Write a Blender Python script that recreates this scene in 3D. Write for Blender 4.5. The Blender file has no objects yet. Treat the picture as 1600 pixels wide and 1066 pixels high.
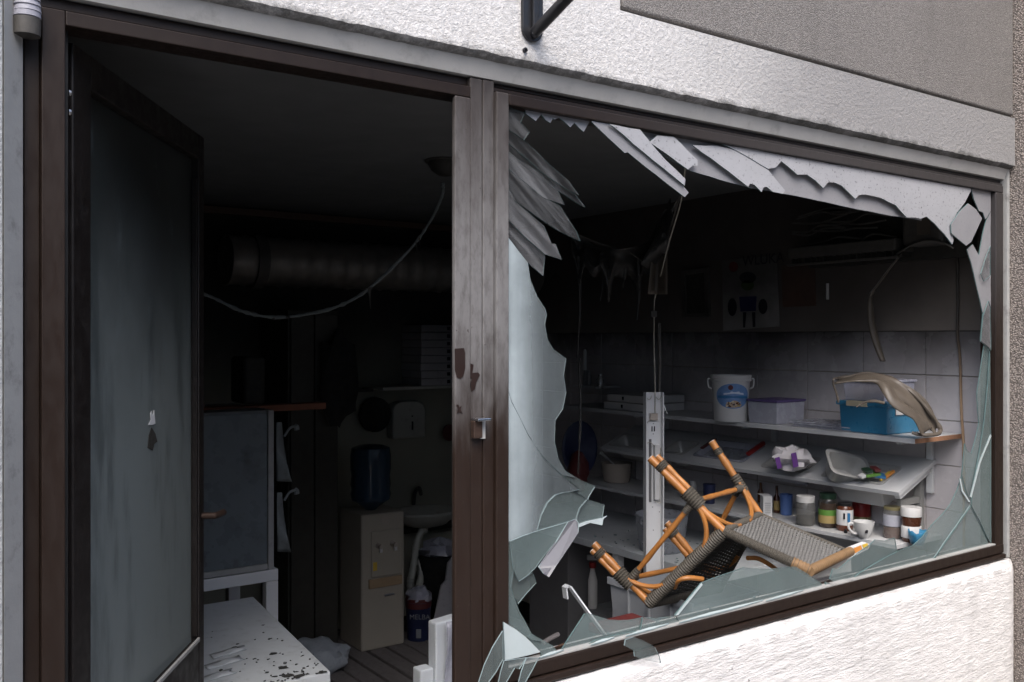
import bpy, bmesh, math, random
from mathutils import Vector, Matrix, noise
random.seed(7)
R = math.radians
S = bpy.context.scene
COL = S.collection

# ------------------------------------------------------------------ camera
FPX, CX, HY = 1440.0, 800.0, 528.0            # focal length in photo pixels, principal x, horizon row
CAM = Vector((0.0, -1.82, 1.80))
RT = Vector((0.8165, -0.5773, 0.0)); FW = Vector((0.5773, 0.8165, 0.0)); UP = Vector((0, 0, 1))
cd = bpy.data.cameras.new('camera'); cam = bpy.data.objects.new('camera', cd); COL.objects.link(cam)
cd.sensor_width = 36.0; cd.lens = 36.0 * FPX / 1600.0; cd.shift_y = (HY - 533.0) / 1600.0
cd.clip_start = 0.05; cd.clip_end = 500.0
cam.location = CAM; cam.rotation_euler = (R(90), 0, math.atan2(-FW.x, FW.y))
S.camera = cam
# ------------------------------------------------------------------ sky, sun, exposure
W = bpy.data.worlds.new('World'); S.world = W; W.use_nodes = True
nt = W.node_tree; nt.nodes.clear()
sky = nt.nodes.new('ShaderNodeTexSky'); sky.sky_type = 'NISHITA'; sky.sun_disc = False
SUN_EL, SUN_AZ = 52.0, 215.0                   # compass azimuth of the sun (x east, y north)
sky.sun_elevation = R(SUN_EL); sky.sun_rotation = R(SUN_AZ)
sky.air_density = 1.0; sky.dust_density = 3.2; sky.ozone_density = 1.0
bg = nt.nodes.new('ShaderNodeBackground'); bg.inputs['Strength'].default_value = 0.12
wo = nt.nodes.new('ShaderNodeOutputWorld')
nt.links.new(sky.outputs[0], bg.inputs['Color']); nt.links.new(bg.outputs[0], wo.inputs['Surface'])
sl = bpy.data.lights.new('sun', 'SUN'); sl.energy = 0.9; sl.angle = R(40); sl.color = (1.0, 0.975, 0.95)
so = bpy.data.objects.new('sun', sl); COL.objects.link(so)
so.rotation_euler = (R(90 - SUN_EL), 0, R(180 - SUN_AZ)); so.location = (-3, -6, 8)
S.view_settings.view_transform = 'Standard'; S.view_settings.look = 'None'
S.view_settings.gamma = 1.0; S.view_settings.exposure = 1.62
S.cycles.max_bounces = 8; S.cycles.diffuse_bounces = 4; S.cycles.transparent_max_bounces = 16
S.cycles.use_denoising = True
S.cycles.sample_clamp_indirect = 6.0

# ------------------------------------------------------------------ helpers
def ray(px, py):
    return FW + RT * ((px - CX) / FPX) + UP * ((HY - py) / FPX)
def P(px, py, X=None, Y=None, Z=None, T=None):
    """a point seen at a photo pixel, lying on a given plane of the place"""
    d = ray(px, py)
    if X is not None: t = (X - CAM.x) / d.x
    elif Y is not None: t = (Y - CAM.y) / d.y
    elif Z is not None: t = (Z - CAM.z) / d.z
    else: t = T
    return CAM + d * t
def depth(p): return (Vector(p) - CAM).dot(FW)

class B:
    def __init__(s): s.v = []; s.f = []; s.m = []; s.s = []
    def face(s, idx, m=0, sm=False): s.f.append(idx); s.m.append(m); s.s.append(sm)
    def hexa(s, p, m=0):
        o = len(s.v); s.v += [tuple(q) for q in p]
        for q in ((0,3,2,1),(4,5,6,7),(0,1,5,4),(1,2,6,5),(2,3,7,6),(3,0,4,7)): s.face([o+i for i in q], m)
        return s
    def box(s, x0, x1, y0, y1, z0, z1, m=0):
        return s.hexa([(x0,y0,z0),(x1,y0,z0),(x1,y1,z0),(x0,y1,z0),(x0,y0,z1),(x1,y0,z1),(x1,y1,z1),(x0,y1,z1)], m)
    def obox(s, c, ax, ay, az, hx, hy, hz, m=0):
        c = Vector(c); p = []
        for k in (-1, 1):
            for i, j in ((-1,-1),(1,-1),(1,1),(-1,1)): p.append(c + ax*(hx*i) + ay*(hy*j) + az*(hz*k))
        return s.hexa(p, m)
    def rings(s, rings, m=0, cap=True, sm=True, closed=True):
        o = len(s.v); n = len(rings[0])
        for r in rings: s.v += [tuple(p) for p in r]
        for i in range(len(rings)-1):
            for j in range(n if closed else n-1):
                a = o+i*n+j; b = o+i*n+(j+1) % n
                s.face([a, b, b+n, a+n], m, sm)
        if cap:
            s.face([o+j for j in range(n)][::-1], m); s.face([o+(len(rings)-1)*n+j for j in range(n)], m)
        return s
    def tube(s, path, r, n=8, m=0, cap=True):
        path = [Vector(p) for p in path]; rr = r if isinstance(r, (list, tuple)) else [r]*len(path)
        rings = []; prev = None
        for i, p in enumerate(path):
            d = (path[min(i+1, len(path)-1)] - path[max(i-1, 0)])
            d = d.normalized() if d.length > 1e-9 else Vector((0,0,1))
            if prev is None:
                a = Vector((0,0,1)) if abs(d.z) < .9 else Vector((1,0,0))
                u = d.cross(a).normalized()
            else:
                u = (prev - d*prev.dot(d)).normalized()
            prev = u; w = d.cross(u)
            rings.append([p + (u*math.cos(2*math.pi*k/n) + w*math.sin(2*math.pi*k/n))*rr[i] for k in range(n)])
        return s.rings(rings, m, cap)
    def lathe(s, prof, c, n=20, m=0, cap=True, ax=None, sx=1.0, sy=1.0):
        """prof: (radius, height) list; ax: (u, v, w) frame"""
        c = Vector(c); u, v, w = ax if ax else (Vector((1,0,0)), Vector((0,1,0)), Vector((0,0,1)))
        rr = [[c + u*(max(r,1e-4)*sx*math.cos(2*math.pi*k/n)) + v*(max(r,1e-4)*sy*math.sin(2*math.pi*k/n)) + w*h for k in range(n)] for r, h in prof]
        return s.rings(rr, m, cap)
    def prism(s, pts, th, m=0, me=None, back=None):
        """flat polygon pts pushed along vector th; me: material of the rim"""
        o = len(s.v); n = len(pts); th = Vector(th)
        pts = [Vector(p) for p in pts]
        s.v += [tuple(p) for p in pts] + [tuple(p+th) for p in pts]
        s.face([o+i for i in range(n)], m); s.face([o+n+i for i in range(n)][::-1], m if back is None else back)
        for i in range(n):
            j = (i+1) % n; s.face([o+j, o+i, o+n+i, o+n+j], m if me is None else me)
        return s
    def grid(s, fn, nu, nv, m=0, sm=True):
        o = len(s.v)
        for i in range(nu+1):
            for j in range(nv+1): s.v.append(tuple(fn(i/nu, j/nv)))
        for i in range(nu):
            for j in range(nv):
                a = o+i*(nv+1)+j; s.face([a, a+nv+1, a+nv+2, a+1], m, sm)
        return s
    def sphere(s, c, rx, ry, rz, n=12, m=0, jit=0.0, seed=0):
        c = Vector(c); rings = []
        for i in range(n//2+1):
            a = math.pi*i/(n//2); row = []
            for k in range(n):
                b = 2*math.pi*k/n
                d = Vector((math.sin(a)*math.cos(b), math.sin(a)*math.sin(b), math.cos(a)))
                q = 1 + jit*noise.noise(d*2.3 + Vector((seed*3.1, seed, 0)))
                row.append(c + Vector((d.x*rx, d.y*ry, d.z*rz))*q)
            rings.append(row)
        return s.rings(rings[::-1], m, cap=False)
    def build(s, name, mats, parent=None, bev=0.0, seg=2, solid=0.0, fix=True, sub=0):
        me = bpy.data.meshes.new(name)
        off = WORLD.get(parent.name, Vector((0,0,0))) if parent else Vector((0,0,0))
        me.from_pydata([tuple(Vector(p) - off) for p in s.v], [], s.f)
        if not isinstance(mats, (list, tuple)): mats = [mats]
        for k in mats: me.materials.append(k)
        me.polygons.foreach_set('material_index', s.m); me.polygons.foreach_set('use_smooth', s.s)
        if fix:
            bm = bmesh.new(); bm.from_mesh(me); bmesh.ops.recalc_face_normals(bm, faces=bm.faces); bm.to_mesh(me); bm.free()
        if any(s.s): me.set_sharp_from_angle(angle=R(38))
        me.update()
        o = bpy.data.objects.new(name, me); COL.objects.link(o)
        if parent: o.parent = parent
        WORLD[o.name] = off
        if bev: b = o.modifiers.new('bevel', 'BEVEL'); b.width = bev; b.segments = seg; b.limit_method = 'ANGLE'; b.angle_limit = R(40)
        if solid: k = o.modifiers.new('solid', 'SOLIDIFY'); k.thickness = solid; k.offset = 0
        if sub: k = o.modifiers.new('sub', 'SUBSURF'); k.levels = sub; k.render_levels = sub
        return o
WORLD = {}
def thing(name, label, cat, loc=(0,0,0), group=None):
    o = bpy.data.objects.new(name, None); COL.objects.link(o); o.location = loc
    o.empty_display_size = 0.05
    WORLD[o.name] = Vector(loc)
    return tag(o, label, cat, group)
def tag(o, label, cat, group=None, kind=None):
    o['label'] = label; o['category'] = cat
    if group: o['group'] = group
    if kind: o['kind'] = kind
    return o
def struct(o): o['kind'] = 'structure'; return o
def stuff(o): o['kind'] = 'stuff'; return o
def rnd(a, b): return random.uniform(a, b)
def bez(pts, n=8):
    """smooth path through points (Catmull-Rom)"""
    pts = [Vector(p) for p in pts]; out = []
    q = [pts[0]*2 - pts[1]] + pts + [pts[-1]*2 - pts[-2]]
    for i in range(1, len(q)-2):
        for k in range(n):
            t = k/n; a, b, c, d = q[i-1], q[i], q[i+1], q[i+2]
            out.append(0.5*((2*b) + (c-a)*t + (2*a-5*b+4*c-d)*t*t + (3*b-a-3*c+d)*t**3))
    out.append(pts[-1]); return out

# ------------------------------------------------------------------ materials
def nodes(name):
    m = bpy.data.materials.new(name); m.use_nodes = True
    t = m.node_tree; return m, t, t.nodes['Principled BSDF'], t.nodes['Material Output']
def N(t, typ, **kw):
    n = t.nodes.new(typ)
    for k, v in kw.items(): setattr(n, k, v)
    return n
def mathn(t, op, a, b=None, c=None, clamp=False):
    n = t.nodes.new('ShaderNodeMath'); n.operation = op; n.use_clamp = clamp
    for i, x in enumerate((a, b, c)):
        if x is None: continue
        if hasattr(x, 'links'): t.links.new(x, n.inputs[i])
        else: n.inputs[i].default_value = x
    return n.outputs[0]
def ramp(t, x, a, b, lo=0.0, hi=1.0):
    n = t.nodes.new('ShaderNodeMapRange'); n.interpolation_type = 'SMOOTHSTEP'
    t.links.new(x, n.inputs[0]); n.inputs[1].default_value = a; n.inputs[2].default_value = b
    n.inputs[3].default_value = lo; n.inputs[4].default_value = hi; return n.outputs[0]
def mixc(t, f, a, b):
    n = t.nodes.new('ShaderNodeMix'); n.data_type = 'RGBA'
    for i, x in ((0, f), (6, a), (7, b)):
        if hasattr(x, 'links'): t.links.new(x, n.inputs[i])
        else: n.inputs[i].default_value = x if not isinstance(x, tuple) or len(x) == 4 else (*x, 1)
    return n.outputs[2]
def pos(t): return N(t, 'ShaderNodeNewGeometry').outputs['Position']
def nse(t, vec, scale, detail=4, rough=.55, stretch=None):
    n = N(t, 'ShaderNodeTexNoise'); n.inputs['Scale'].default_value = scale
    n.inputs['Detail'].default_value = detail; n.inputs['Roughness'].default_value = rough
    if stretch:
        mp = N(t, 'ShaderNodeMapping'); mp.inputs['Scale'].default_value = stretch
        t.links.new(vec, mp.inputs[0]); vec = mp.outputs[0]
    t.links.new(vec, n.inputs['Vector']); return n.outputs[0]
def sep(t, vec):
    n = N(t, 'ShaderNodeSeparateXYZ'); t.links.new(vec, n.inputs[0]); return n.outputs
def bump(t, bs, h, strength=.3, dist=.01):
    b = N(t, 'ShaderNodeBump'); b.inputs['Strength'].default_value = strength; b.inputs['Distance'].default_value = dist
    t.links.new(h, b.inputs['Height']); t.links.new(b.outputs[0], bs.inputs['Normal'])
def soot(t, col, z0, z1, c=(.012,.011,.010), amt=.97, sc=3.0):
    """smoke deposit: settled from the ceiling down to a ragged tide line"""
    p = pos(t); z = sep(t, p)[2]; n = nse(t, p, sc, 5)
    zz = mathn(t, 'ADD', z, mathn(t, 'MULTIPLY', mathn(t, 'SUBTRACT', n, .5), .35))
    return mixc(t, ramp(t, zz, z0, z1, 0, amt), col, c)
def pm(name, col, rough=.6, metal=0.0, var=.18, sc=9.0, bmp=0.0, bsc=60.0, spec=.5, alpha=1.0, st=None, dirt=0.0, dcol=(.06,.055,.05), stretch=None, coat=0.0):
    m, t, bs, out = nodes(name); p = pos(t)
    c = mixc(t, nse(t, p, sc, 5, .6, stretch), tuple(max(0, x*(1-var)) for x in col), tuple(min(1, x*(1+var)) for x in col))
    if dirt:
        d = nse(t, p, sc*2.7, 6, .7); c = mixc(t, ramp(t, d, .52, .75, 0, dirt), c, dcol)
    if st: c = soot(t, c, *st)
    t.links.new(c, bs.inputs['Base Color'])
    rn = nse(t, p, sc*3, 3); t.links.new(ramp(t, rn, .2, .8, max(.03, rough-.12), min(1, rough+.12)), bs.inputs['Roughness'])
    bs.inputs['Metallic'].default_value = metal; bs.inputs['Specular IOR Level'].default_value = spec
    bs.inputs['Alpha'].default_value = alpha; bs.inputs['Coat Weight'].default_value = coat
    if bmp: bump(t, bs, nse(t, p, bsc, 4, .6), bmp, .004)
    return m

def stucco(name, col, col2, scale, strength, dist, stain=None, stretch=None, agg=False):
    m, t, bs, out = nodes(name); p = pos(t)
    a = nse(t, p, scale, 6, .65, stretch); b = nse(t, p, scale*3.1, 3, .6, stretch); g = nse(t, p, 1.7, 4)
    c = mixc(t, ramp(t, a, .3, .7), col2, col)
    if agg:
        vo = N(t, 'ShaderNodeTexVoronoi'); vo.inputs['Scale'].default_value = scale*1.1; t.links.new(p, vo.inputs['Vector'])
        sv = sep(t, vo.outputs['Color'])[0]
        c = mixc(t, ramp(t, sv, .1, .95), col2, col)
        c = mixc(t, ramp(t, vo.outputs['Distance'], .35, .62, 0, .6), c, tuple(x*.5 for x in col2))
        a = mathn(t, 'SUBTRACT', 1.0, vo.outputs['Distance'])
    c = mixc(t, ramp(t, g, .35, .75, 0, .22), c, tuple(x*.62 for x in col2))
    dr_ = nse(t, p, 2.2, 6, .65, (5,5,.45)); c = mixc(t, ramp(t, dr_, .54, .74, 0, .28), c, tuple(x*.55 for x in col2))
    if stain: c = stain(t, p, c)
    t.links.new(c, bs.inputs['Base Color']); bs.inputs['Roughness'].default_value = .92; bs.inputs['Specular IOR Level'].default_value = .2
    bump(t, bs, mathn(t, 'ADD', a, mathn(t, 'MULTIPLY', b, .4)), strength, dist)
    return m
def lintel_grey_grime(t, p, c):
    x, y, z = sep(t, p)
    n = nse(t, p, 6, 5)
    # render blends unevenly to grey towards the right
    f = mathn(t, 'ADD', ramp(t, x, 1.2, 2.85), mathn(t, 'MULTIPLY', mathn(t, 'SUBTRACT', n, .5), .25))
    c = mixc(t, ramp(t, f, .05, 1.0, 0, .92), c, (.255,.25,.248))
    # mossy grime along the lower arris
    zz = mathn(t, 'ADD', z, mathn(t, 'MULTIPLY', mathn(t, 'SUBTRACT', nse(t, p, 11, 8, .8), .5), .11))
    return mixc(t, ramp(t, zz, 2.446, 2.480, .72, 0), c, (.035,.036,.03))
M = {}
M['stucco_white'] = stucco('stucco_white', (.70,.69,.68), (.53,.522,.515), 75, .65, .010, lintel_grey_grime)
M['stucco_pier'] = stucco('stucco_pier', (.79,.785,.78), (.60,.595,.59), 62, .75, .012)
def sill_stain(t, p, c):
    z = sep(t, p)[2]; n = nse(t, p, 14, 6, .7)
    c = mixc(t, ramp(t, nse(t, p, 42, 3), .71, .76, 0, .8), c, (.22,.21,.20))
    zz = mathn(t, 'ADD', z, mathn(t, 'MULTIPLY', mathn(t, 'SUBTRACT', n, .5), .05))
    return mixc(t, ramp(t, zz, .935, .955, 0, .4), c, (.18,.17,.16))
M['stucco_sill'] = stucco('stucco_sill', (.75,.735,.725), (.61,.595,.585), 46, .7, .012, sill_stain, (.30,1,1.15))
M['panel_grey'] = stucco('panel_grey', (.30,.284,.27), (.21,.197,.187), 230, .5, .006, None, None, True)
M['aggregate'] = stucco('aggregate', (.44,.385,.345), (.23,.20,.18), 150, .7, .012, None, None, True)
M['plaster_grey'] = pm('plaster_grey', (.33,.33,.32), .85, var=.25, sc=5, bmp=.25, bsc=40, dirt=.5)
M['plaster_reveal'] = pm('plaster_reveal', (.46,.45,.43), .85, var=.2, sc=5, bmp=.25, bsc=40, dirt=.3)
def frame_mat(name, col, powder):
    m, t, bs, out = nodes(name); p = pos(t); x, y, z = sep(t, p)
    n = nse(t, p, 5, 6, .65, (3,3,.5)); n2 = nse(t, p, 55, 4, .7, (1,1,.35))
    c = mixc(t, n, tuple(a*.75 for a in col), tuple(a*1.25 for a in col))
    if powder:
        zz = mathn(t, 'ADD', z, mathn(t, 'MULTIPLY', mathn(t, 'SUBTRACT', n, .5), .55))
        f = mathn(t, 'MULTIPLY', ramp(t, zz, 1.50, 1.88), ramp(t, zz, 2.4, 1.95, .26, 1))
        f = mathn(t, 'MULTIPLY', f, ramp(t, n2, .25, .6, .6, 1))
        c = mixc(t, mathn(t, 'MULTIPLY', f, powder), c, (.20,.196,.195))
        c = mixc(t, ramp(t, nse(t, p, 90, 3), .68, .74, 0, .7), c, (.035,.024,.02))
    else:
        f = ramp(t, x, 1.2, 2.6); c = mixc(t, mathn(t, 'MULTIPLY', f, ramp(t, z, 1.7, 2.25, 0, .7)), c, (.06,.057,.058))  # greyer toward upper right: grazing reflection painted into the brown
    t.links.new(c, bs.inputs['Base Color'])
    t.links.new(ramp(t, n2, .2, .8, .34, .6), bs.inputs['Roughness'])
    bs.inputs['Specular IOR Level'].default_value = .3; bump(t, bs, n2, .05, .002)
    return m
M['frame'] = frame_mat('frame', (.0165,.0098,.007), .0)
M['frame_dusty'] = frame_mat('frame_dusty', (.021,.0125,.009), .85)
M['rubber'] = pm('rubber', (.012,.011,.010), .7)
M['black_metal'] = pm('black_metal', (.012,.012,.014), .38, 0.0, bmp=.1)
M['rust'] = pm('rust', (.05,.030,.022), .6, .4, var=.5, sc=60)
M['steel'] = pm('steel', (.42,.41,.40), .32, 1.0, var=.15, sc=20, dirt=.25)
M['pan_steel'] = pm('pan_steel', (.40,.40,.39), .38, .25, var=.2, sc=20)
M['chrome'] = pm('chrome', (.62,.62,.63), .2, 1.0)
M['white_lam'] = pm('white_lam', (.50,.51,.52), .45, var=.06, sc=6, dirt=.12, dcol=(.3,.29,.28))
M['white_dust'] = pm('white_dust', (.50,.53,.55), .75, var=.12, sc=8, dirt=.3, dcol=(.16,.15,.15))
M['white_paint'] = pm('white_paint', (.66,.67,.68), .4, var=.06, dirt=.12, dcol=(.3,.3,.3))
M['chipboard'] = pm('chipboard', (.36,.19,.11), .8, var=.3, sc=120, bmp=.2)
M['wood_dark'] = pm('wood_dark', (.10,.055,.035), .6, var=.4, sc=14, stretch=(8,8,1))
M['plank'] = pm('plank', (.17,.155,.15), .85, var=.35, sc=16, bmp=.3, bsc=50, dirt=.6, dcol=(.05,.035,.03), stretch=(2,.4,2))
M['black_void'] = pm('black_void', (.012,.012,.011), .85)
M['soot_plastic'] = pm('soot_plastic', (.06,.056,.05), .6, var=.4, sc=20, bmp=.3)
M['soot_film'] = pm('soot_film', (.045,.043,.04), .6, var=.4, sc=20, bmp=.4, bsc=30, alpha=.82)
M['soot_dark'] = pm('soot_dark', (.028,.026,.022), .7, var=.4, sc=15)
M['ceil'] = pm('ceil', (.14,.145,.145), .9, var=.25, sc=2.5)
M['wall_paint'] = pm('wall_paint', (.34,.33,.265), .85, var=.12, sc=3, st=(1.0, 2.0))
M['wall_low'] = pm('wall_low', (.33,.29,.26), .8, var=.15, sc=3, st=(1.2, 2.25, (.030,.024,.021), .93))
M['tile'] = pm('tile', (.56,.53,.54), .25, var=.05, sc=3, st=(1.46, 1.92, (.020,.017,.015), .95, 2.2), spec=.4)
M['grout'] = pm('grout', (.46,.41,.35), .9, st=(1.50, 1.93))
M['concrete'] = pm('concrete', (.16,.155,.15), .9, var=.25, sc=4, bmp=.3, bsc=80)
M['asphalt'] = pm('asphalt', (.05,.05,.05), .9, var=.3, sc=30, bmp=.4, bsc=120)
M['cane'] = pm('cane', (.40,.165,.042), .45, var=.55, sc=14, dirt=.35, dcol=(.16,.055,.02), coat=.25)
M['cane_end'] = pm('cane_end', (.55,.50,.46), .6)
M['wrap'] = pm('wrap', (.072,.064,.052), .65, var=.4, sc=60, bmp=.3)
M['wrap_tan'] = pm('wrap_tan', (.22,.135,.068), .6, var=.45, sc=35, bmp=.3)
M['weave'] = pm('weave', (.155,.153,.148), .6, var=.4, sc=70)
M['weave_dark'] = pm('weave_dark', (.07,.07,.067), .65, var=.4, sc=70)
M['blue_box'] = pm('blue_box', (.035,.185,.33), .35, var=.08, sc=8)
M['blue_clear'] = pm('blue_clear', (.10,.38,.60), .2, alpha=.8)
M['navy'] = pm('navy', (.012,.018,.06), .45)
M['bottle_blue'] = pm('bottle_blue', (.025,.055,.095), .15, alpha=.85)
M['blue_mug'] = pm('blue_mug', (.07,.13,.32), .4)
M['purple'] = pm('purple', (.10,.07,.19), .4)
M['clear_plastic'] = pm('clear_plastic', (.46,.47,.54), .25, var=.08, alpha=.72)
M['cloudy'] = pm('cloudy', (.36,.365,.44), .3, var=.1, alpha=.93)
M['clear_tub'] = pm('clear_tub', (.36,.38,.42), .3, var=.08, alpha=.45)
M['white_plastic'] = pm('white_plastic', (.55,.55,.545), .4, var=.06)
M['grey_plastic'] = pm('grey_plastic', (.20,.21,.22), .5, var=.1)
M['grey_panel'] = pm('grey_panel', (.12,.12,.125), .55, var=.12, sc=4)
M['crate'] = pm('crate', (.33,.35,.38), .5, var=.1)
M['red'] = pm('red', (.26,.015,.014), .4)
M['red_dull'] = pm('red_dull', (.10,.02,.02), .5)
M['melt'] = pm('melt', (.10,.084,.068), .4, var=.35, sc=12, bmp=.2, bsc=25, spec=.35)
M['beige'] = pm('beige', (.40,.35,.30), .55, var=.08)
M['cooler'] = pm('cooler', (.37,.335,.275), .5, var=.08, sc=5, st=(.9, 1.4))
M['tan_band'] = pm('tan_band', (.34,.24,.14), .6)
M['yellow'] = pm('yellow', (.62,.42,.05), .5)
M['orange'] = pm('orange', (.60,.24,.05), .5)
M['mustard'] = pm('mustard', (.35,.26,.10), .6)
M['green_lid'] = pm('green_lid', (.012,.035,.02), .4)
M['green_lbl'] = pm('green_lbl', (.10,.24,.04), .5)
M['amber'] = pm('amber', (.13,.05,.018), .15)
M['dark_glass'] = pm('dark_glass', (.05,.05,.045), .1, alpha=.55)
M['jar_glass'] = pm('jar_glass', (.24,.24,.23), .08, alpha=.38)
M['black_liq'] = pm('black_liq', (.015,.012,.010), .2)
M['brown_liq'] = pm('brown_liq', (.11,.035,.018), .3)
M['choc'] = pm('choc', (.06,.022,.012), .25)
M['gold'] = pm('gold', (.34,.30,.16), .35, .6)
M['paper'] = pm('paper', (.60,.60,.60), .85, var=.08)
M['paper_cream'] = pm('paper_cream', (.62,.55,.40), .85)
M['poster'] = pm('poster', (.46,.44,.42), .8, st=(1.55, 2.15, (.02,.018,.016), .9, 5))
M['brown_paper'] = pm('brown_paper', (.13,.065,.045), .8, st=(1.6, 2.3, (.02,.018,.016), .85, 5))
M['ink_dark'] = pm('ink_dark', (.008,.007,.012), .9)
M['ink_blue'] = pm('ink_blue', (.012,.012,.06), .9)
M['ink_red'] = pm('ink_red', (.09,.012,.012), .9)
M['ink_green'] = pm('ink_green', (.03,.05,.012), .9)
M['cream'] = pm('cream', (.45,.34,.24), .6)
M['ribbon'] = pm('ribbon', (.03,.16,.34), .5)
M['sky_lbl'] = pm('sky_lbl', (.13,.24,.46), .5, var=.5, sc=30)
M['pale_lbl'] = pm('pale_lbl', (.50,.56,.66), .5)
M['sack'] = pm('sack', (.34,.37,.40), .85, var=.2, sc=14, bmp=.6, bsc=24, dirt=.3)
M['wire'] = pm('wire', (.34,.32,.27), .5)
M['tan_wire'] = pm('tan_wire', (.42,.28,.17), .55, st=(1.45,1.95))
M['foam'] = pm('foam', (.66,.70,.73), .8, bmp=.2, dirt=.2)
M['debris'] = pm('debris', (.03,.03,.028), .9)
M['bag_print'] = pm('bag_print', (.12,.04,.22), .5)
M['bag_white'] = pm('bag_white', (.60,.58,.60), .35, var=.1, bmp=.4, bsc=30)
M['foil'] = pm('foil', (.50,.50,.50), .3, .7, var=.3, sc=30)
M['grey_cloth'] = pm('grey_cloth', (.10,.10,.11), .9)
M['white_sooted'] = pm('white_sooted', (.36,.36,.32), .5, var=.15, sc=6, dirt=.3)
M['paper_sooted'] = pm('paper_sooted', (.36,.35,.36), .85, var=.2, sc=6, dirt=.3, st=(1.5,2.0,(.02,.02,.02),.8))
M['duct'] = pm('duct', (.20,.185,.165), .42, .5, var=.4, sc=12)

def glass(name, col, alpha, rough=.08, var=.25, sc=6, speck=0.0, streak=0.0, spec=.6, fadex=None, smear=0.0, avar=.3):
    """broken window glass; film of smoke, dust and painted sky reflection, clear where thin"""
    m, t, bs, out = nodes(name); p = pos(t); x, y, z = sep(t, p)
    n = nse(t, p, sc, 6, .6); st = nse(t, p, 30, 4, .6, (1,1,.08))
    c = mixc(t, n, tuple(a*(1-var) for a in col), tuple(a*(1+var) for a in col))
    al = mathn(t, 'ADD', alpha, mathn(t, 'MULTIPLY', mathn(t, 'SUBTRACT', n, .5), avar))
    if streak: al = mathn(t, 'ADD', al, mathn(t, 'MULTIPLY', mathn(t, 'SUBTRACT', st, .5), streak))
    if fadex: c = mixc(t, mathn(t, 'MULTIPLY', ramp(t, x, fadex[0], fadex[1]), ramp(t, mathn(t, 'ADD', z, mathn(t, 'MULTIPLY', n, .5)), 2.05, 2.35, 1, .25)), c, tuple(a*.38 for a in col))
    if fadex: al = mathn(t, 'ADD', al, ramp(t, x, fadex[0], fadex[1], 0, fadex[2]))
    if smear:
        mp = N(t, 'ShaderNodeMapping'); mp.vector_type = 'TEXTURE'; mp.inputs['Rotation'].default_value = (0, R(40), 0); mp.inputs['Scale'].default_value = (.6, 1, .05)
        t.links.new(p, mp.inputs[0]); sm = nse(t, mp.outputs[0], 2.4, 5, .65)
        c = mixc(t, ramp(t, sm, .36, .66, .25, 1), tuple(a*.32 for a in col), c)
        al = mathn(t, 'ADD', al, ramp(t, sm, .35, .65, -smear, smear*.4))
    if speck: c = mixc(t, ramp(t, nse(t, p, 95, 4, .75), .58, .66, 0, speck), c, (.05,.05,.05))
    t.links.new(c, bs.inputs['Base Color']); bs.inputs['Roughness'].default_value = rough
    bs.inputs['Specular IOR Level'].default_value = spec
    t.links.new(mathn(t, 'MINIMUM', mathn(t, 'MAXIMUM', al, .04), 1.0), bs.inputs['Alpha'])
    return m
M['g_smoke'] = glass('g_smoke', (.37,.375,.395), .97, .3, .12, 4, .75)
M['g_smoke2'] = glass('g_smoke2', (.26,.26,.275), .97, .35, .12, 4, .2)
M['g_feather'] = glass('g_feather', (.14,.143,.148), .38, .12, .35, 9, smear=.22)
M['g_feather2'] = glass('g_feather2', (.19,.193,.20), .52, .12, .3, 9, smear=.18)
M['g_frost'] = glass('g_frost', (.35,.405,.425), .92, .15, .35, 5, 0, .4, .6, (1.275, 1.41, -.55), 0, .5)
M['g_teal'] = glass('g_teal', (.17,.22,.22), .46, .05, .25, 5)  # reflected sky painted into the teal as diffuse colour
M['g_clear'] = glass('g_clear', (.20,.25,.25), .22, .04, .3, 8)
M['g_fold'] = glass('g_fold', (.135,.135,.15), .8, .25, .2, 6)
M['g_white'] = glass('g_white', (.50,.57,.58), .85, .25, .1, 6)
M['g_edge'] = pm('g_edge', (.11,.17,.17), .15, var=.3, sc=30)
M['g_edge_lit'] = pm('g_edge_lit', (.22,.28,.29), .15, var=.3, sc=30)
def door_glass():
    m, t, bs, out = nodes('door_glass'); p = pos(t); x, y, z = sep(t, p)
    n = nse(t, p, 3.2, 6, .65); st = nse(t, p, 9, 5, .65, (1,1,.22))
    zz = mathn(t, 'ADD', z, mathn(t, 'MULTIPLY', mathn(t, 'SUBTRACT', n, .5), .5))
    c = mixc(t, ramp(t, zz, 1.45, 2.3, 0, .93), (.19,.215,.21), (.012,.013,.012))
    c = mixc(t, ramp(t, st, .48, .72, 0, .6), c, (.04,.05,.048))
    c = mixc(t, ramp(t, nse(t, p, 14, 6, .7, (1,1,.35)), .56, .7, 0, .35), c, (.16,.19,.2))
    sp = N(t, 'ShaderNodeTexVoronoi'); sp.inputs['Scale'].default_value = 6; t.links.new(p, sp.inputs['Vector'])
    t.links.new(c, bs.inputs['Base Color']); bs.inputs['Roughness'].default_value = .35
    bs.inputs['Alpha'].default_value = .9; return m
M['door_glass'] = door_glass()

# ------------------------------------------------------------------ the setting
XW, YB, ZC = 3.70, 3.45, 2.555               # inner face of right wall, back wall, ceiling
struct(B().box(-9, 12, -4.2, -.055, -.3, 0).build('pavement', M['concrete']))
struct(B().box(-60, 60, -60, -4.2, -.3, -.121).build('road', M['asphalt']))
struct(B().box(-.7, XW, -.05, YB, -.3, 0).build('floor', M['black_void']))
struct(B().box(-.7, XW+.2, .2, YB+.2, ZC, ZC+.15).build('ceiling', M['ceil']))
struct(B().box(-.7, XW+.2, YB, YB+.15, -.1, ZC).build('wall_back', M['wall_paint']))
struct(B().box(-.85, -.7, .0, YB+.15, -.1, ZC).build('wall_left', M['wall_paint']))
wr = struct(B().box(XW+.006, XW+.2, .0, YB, -.1, ZC).build('wall_right', M['grout']))
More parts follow.
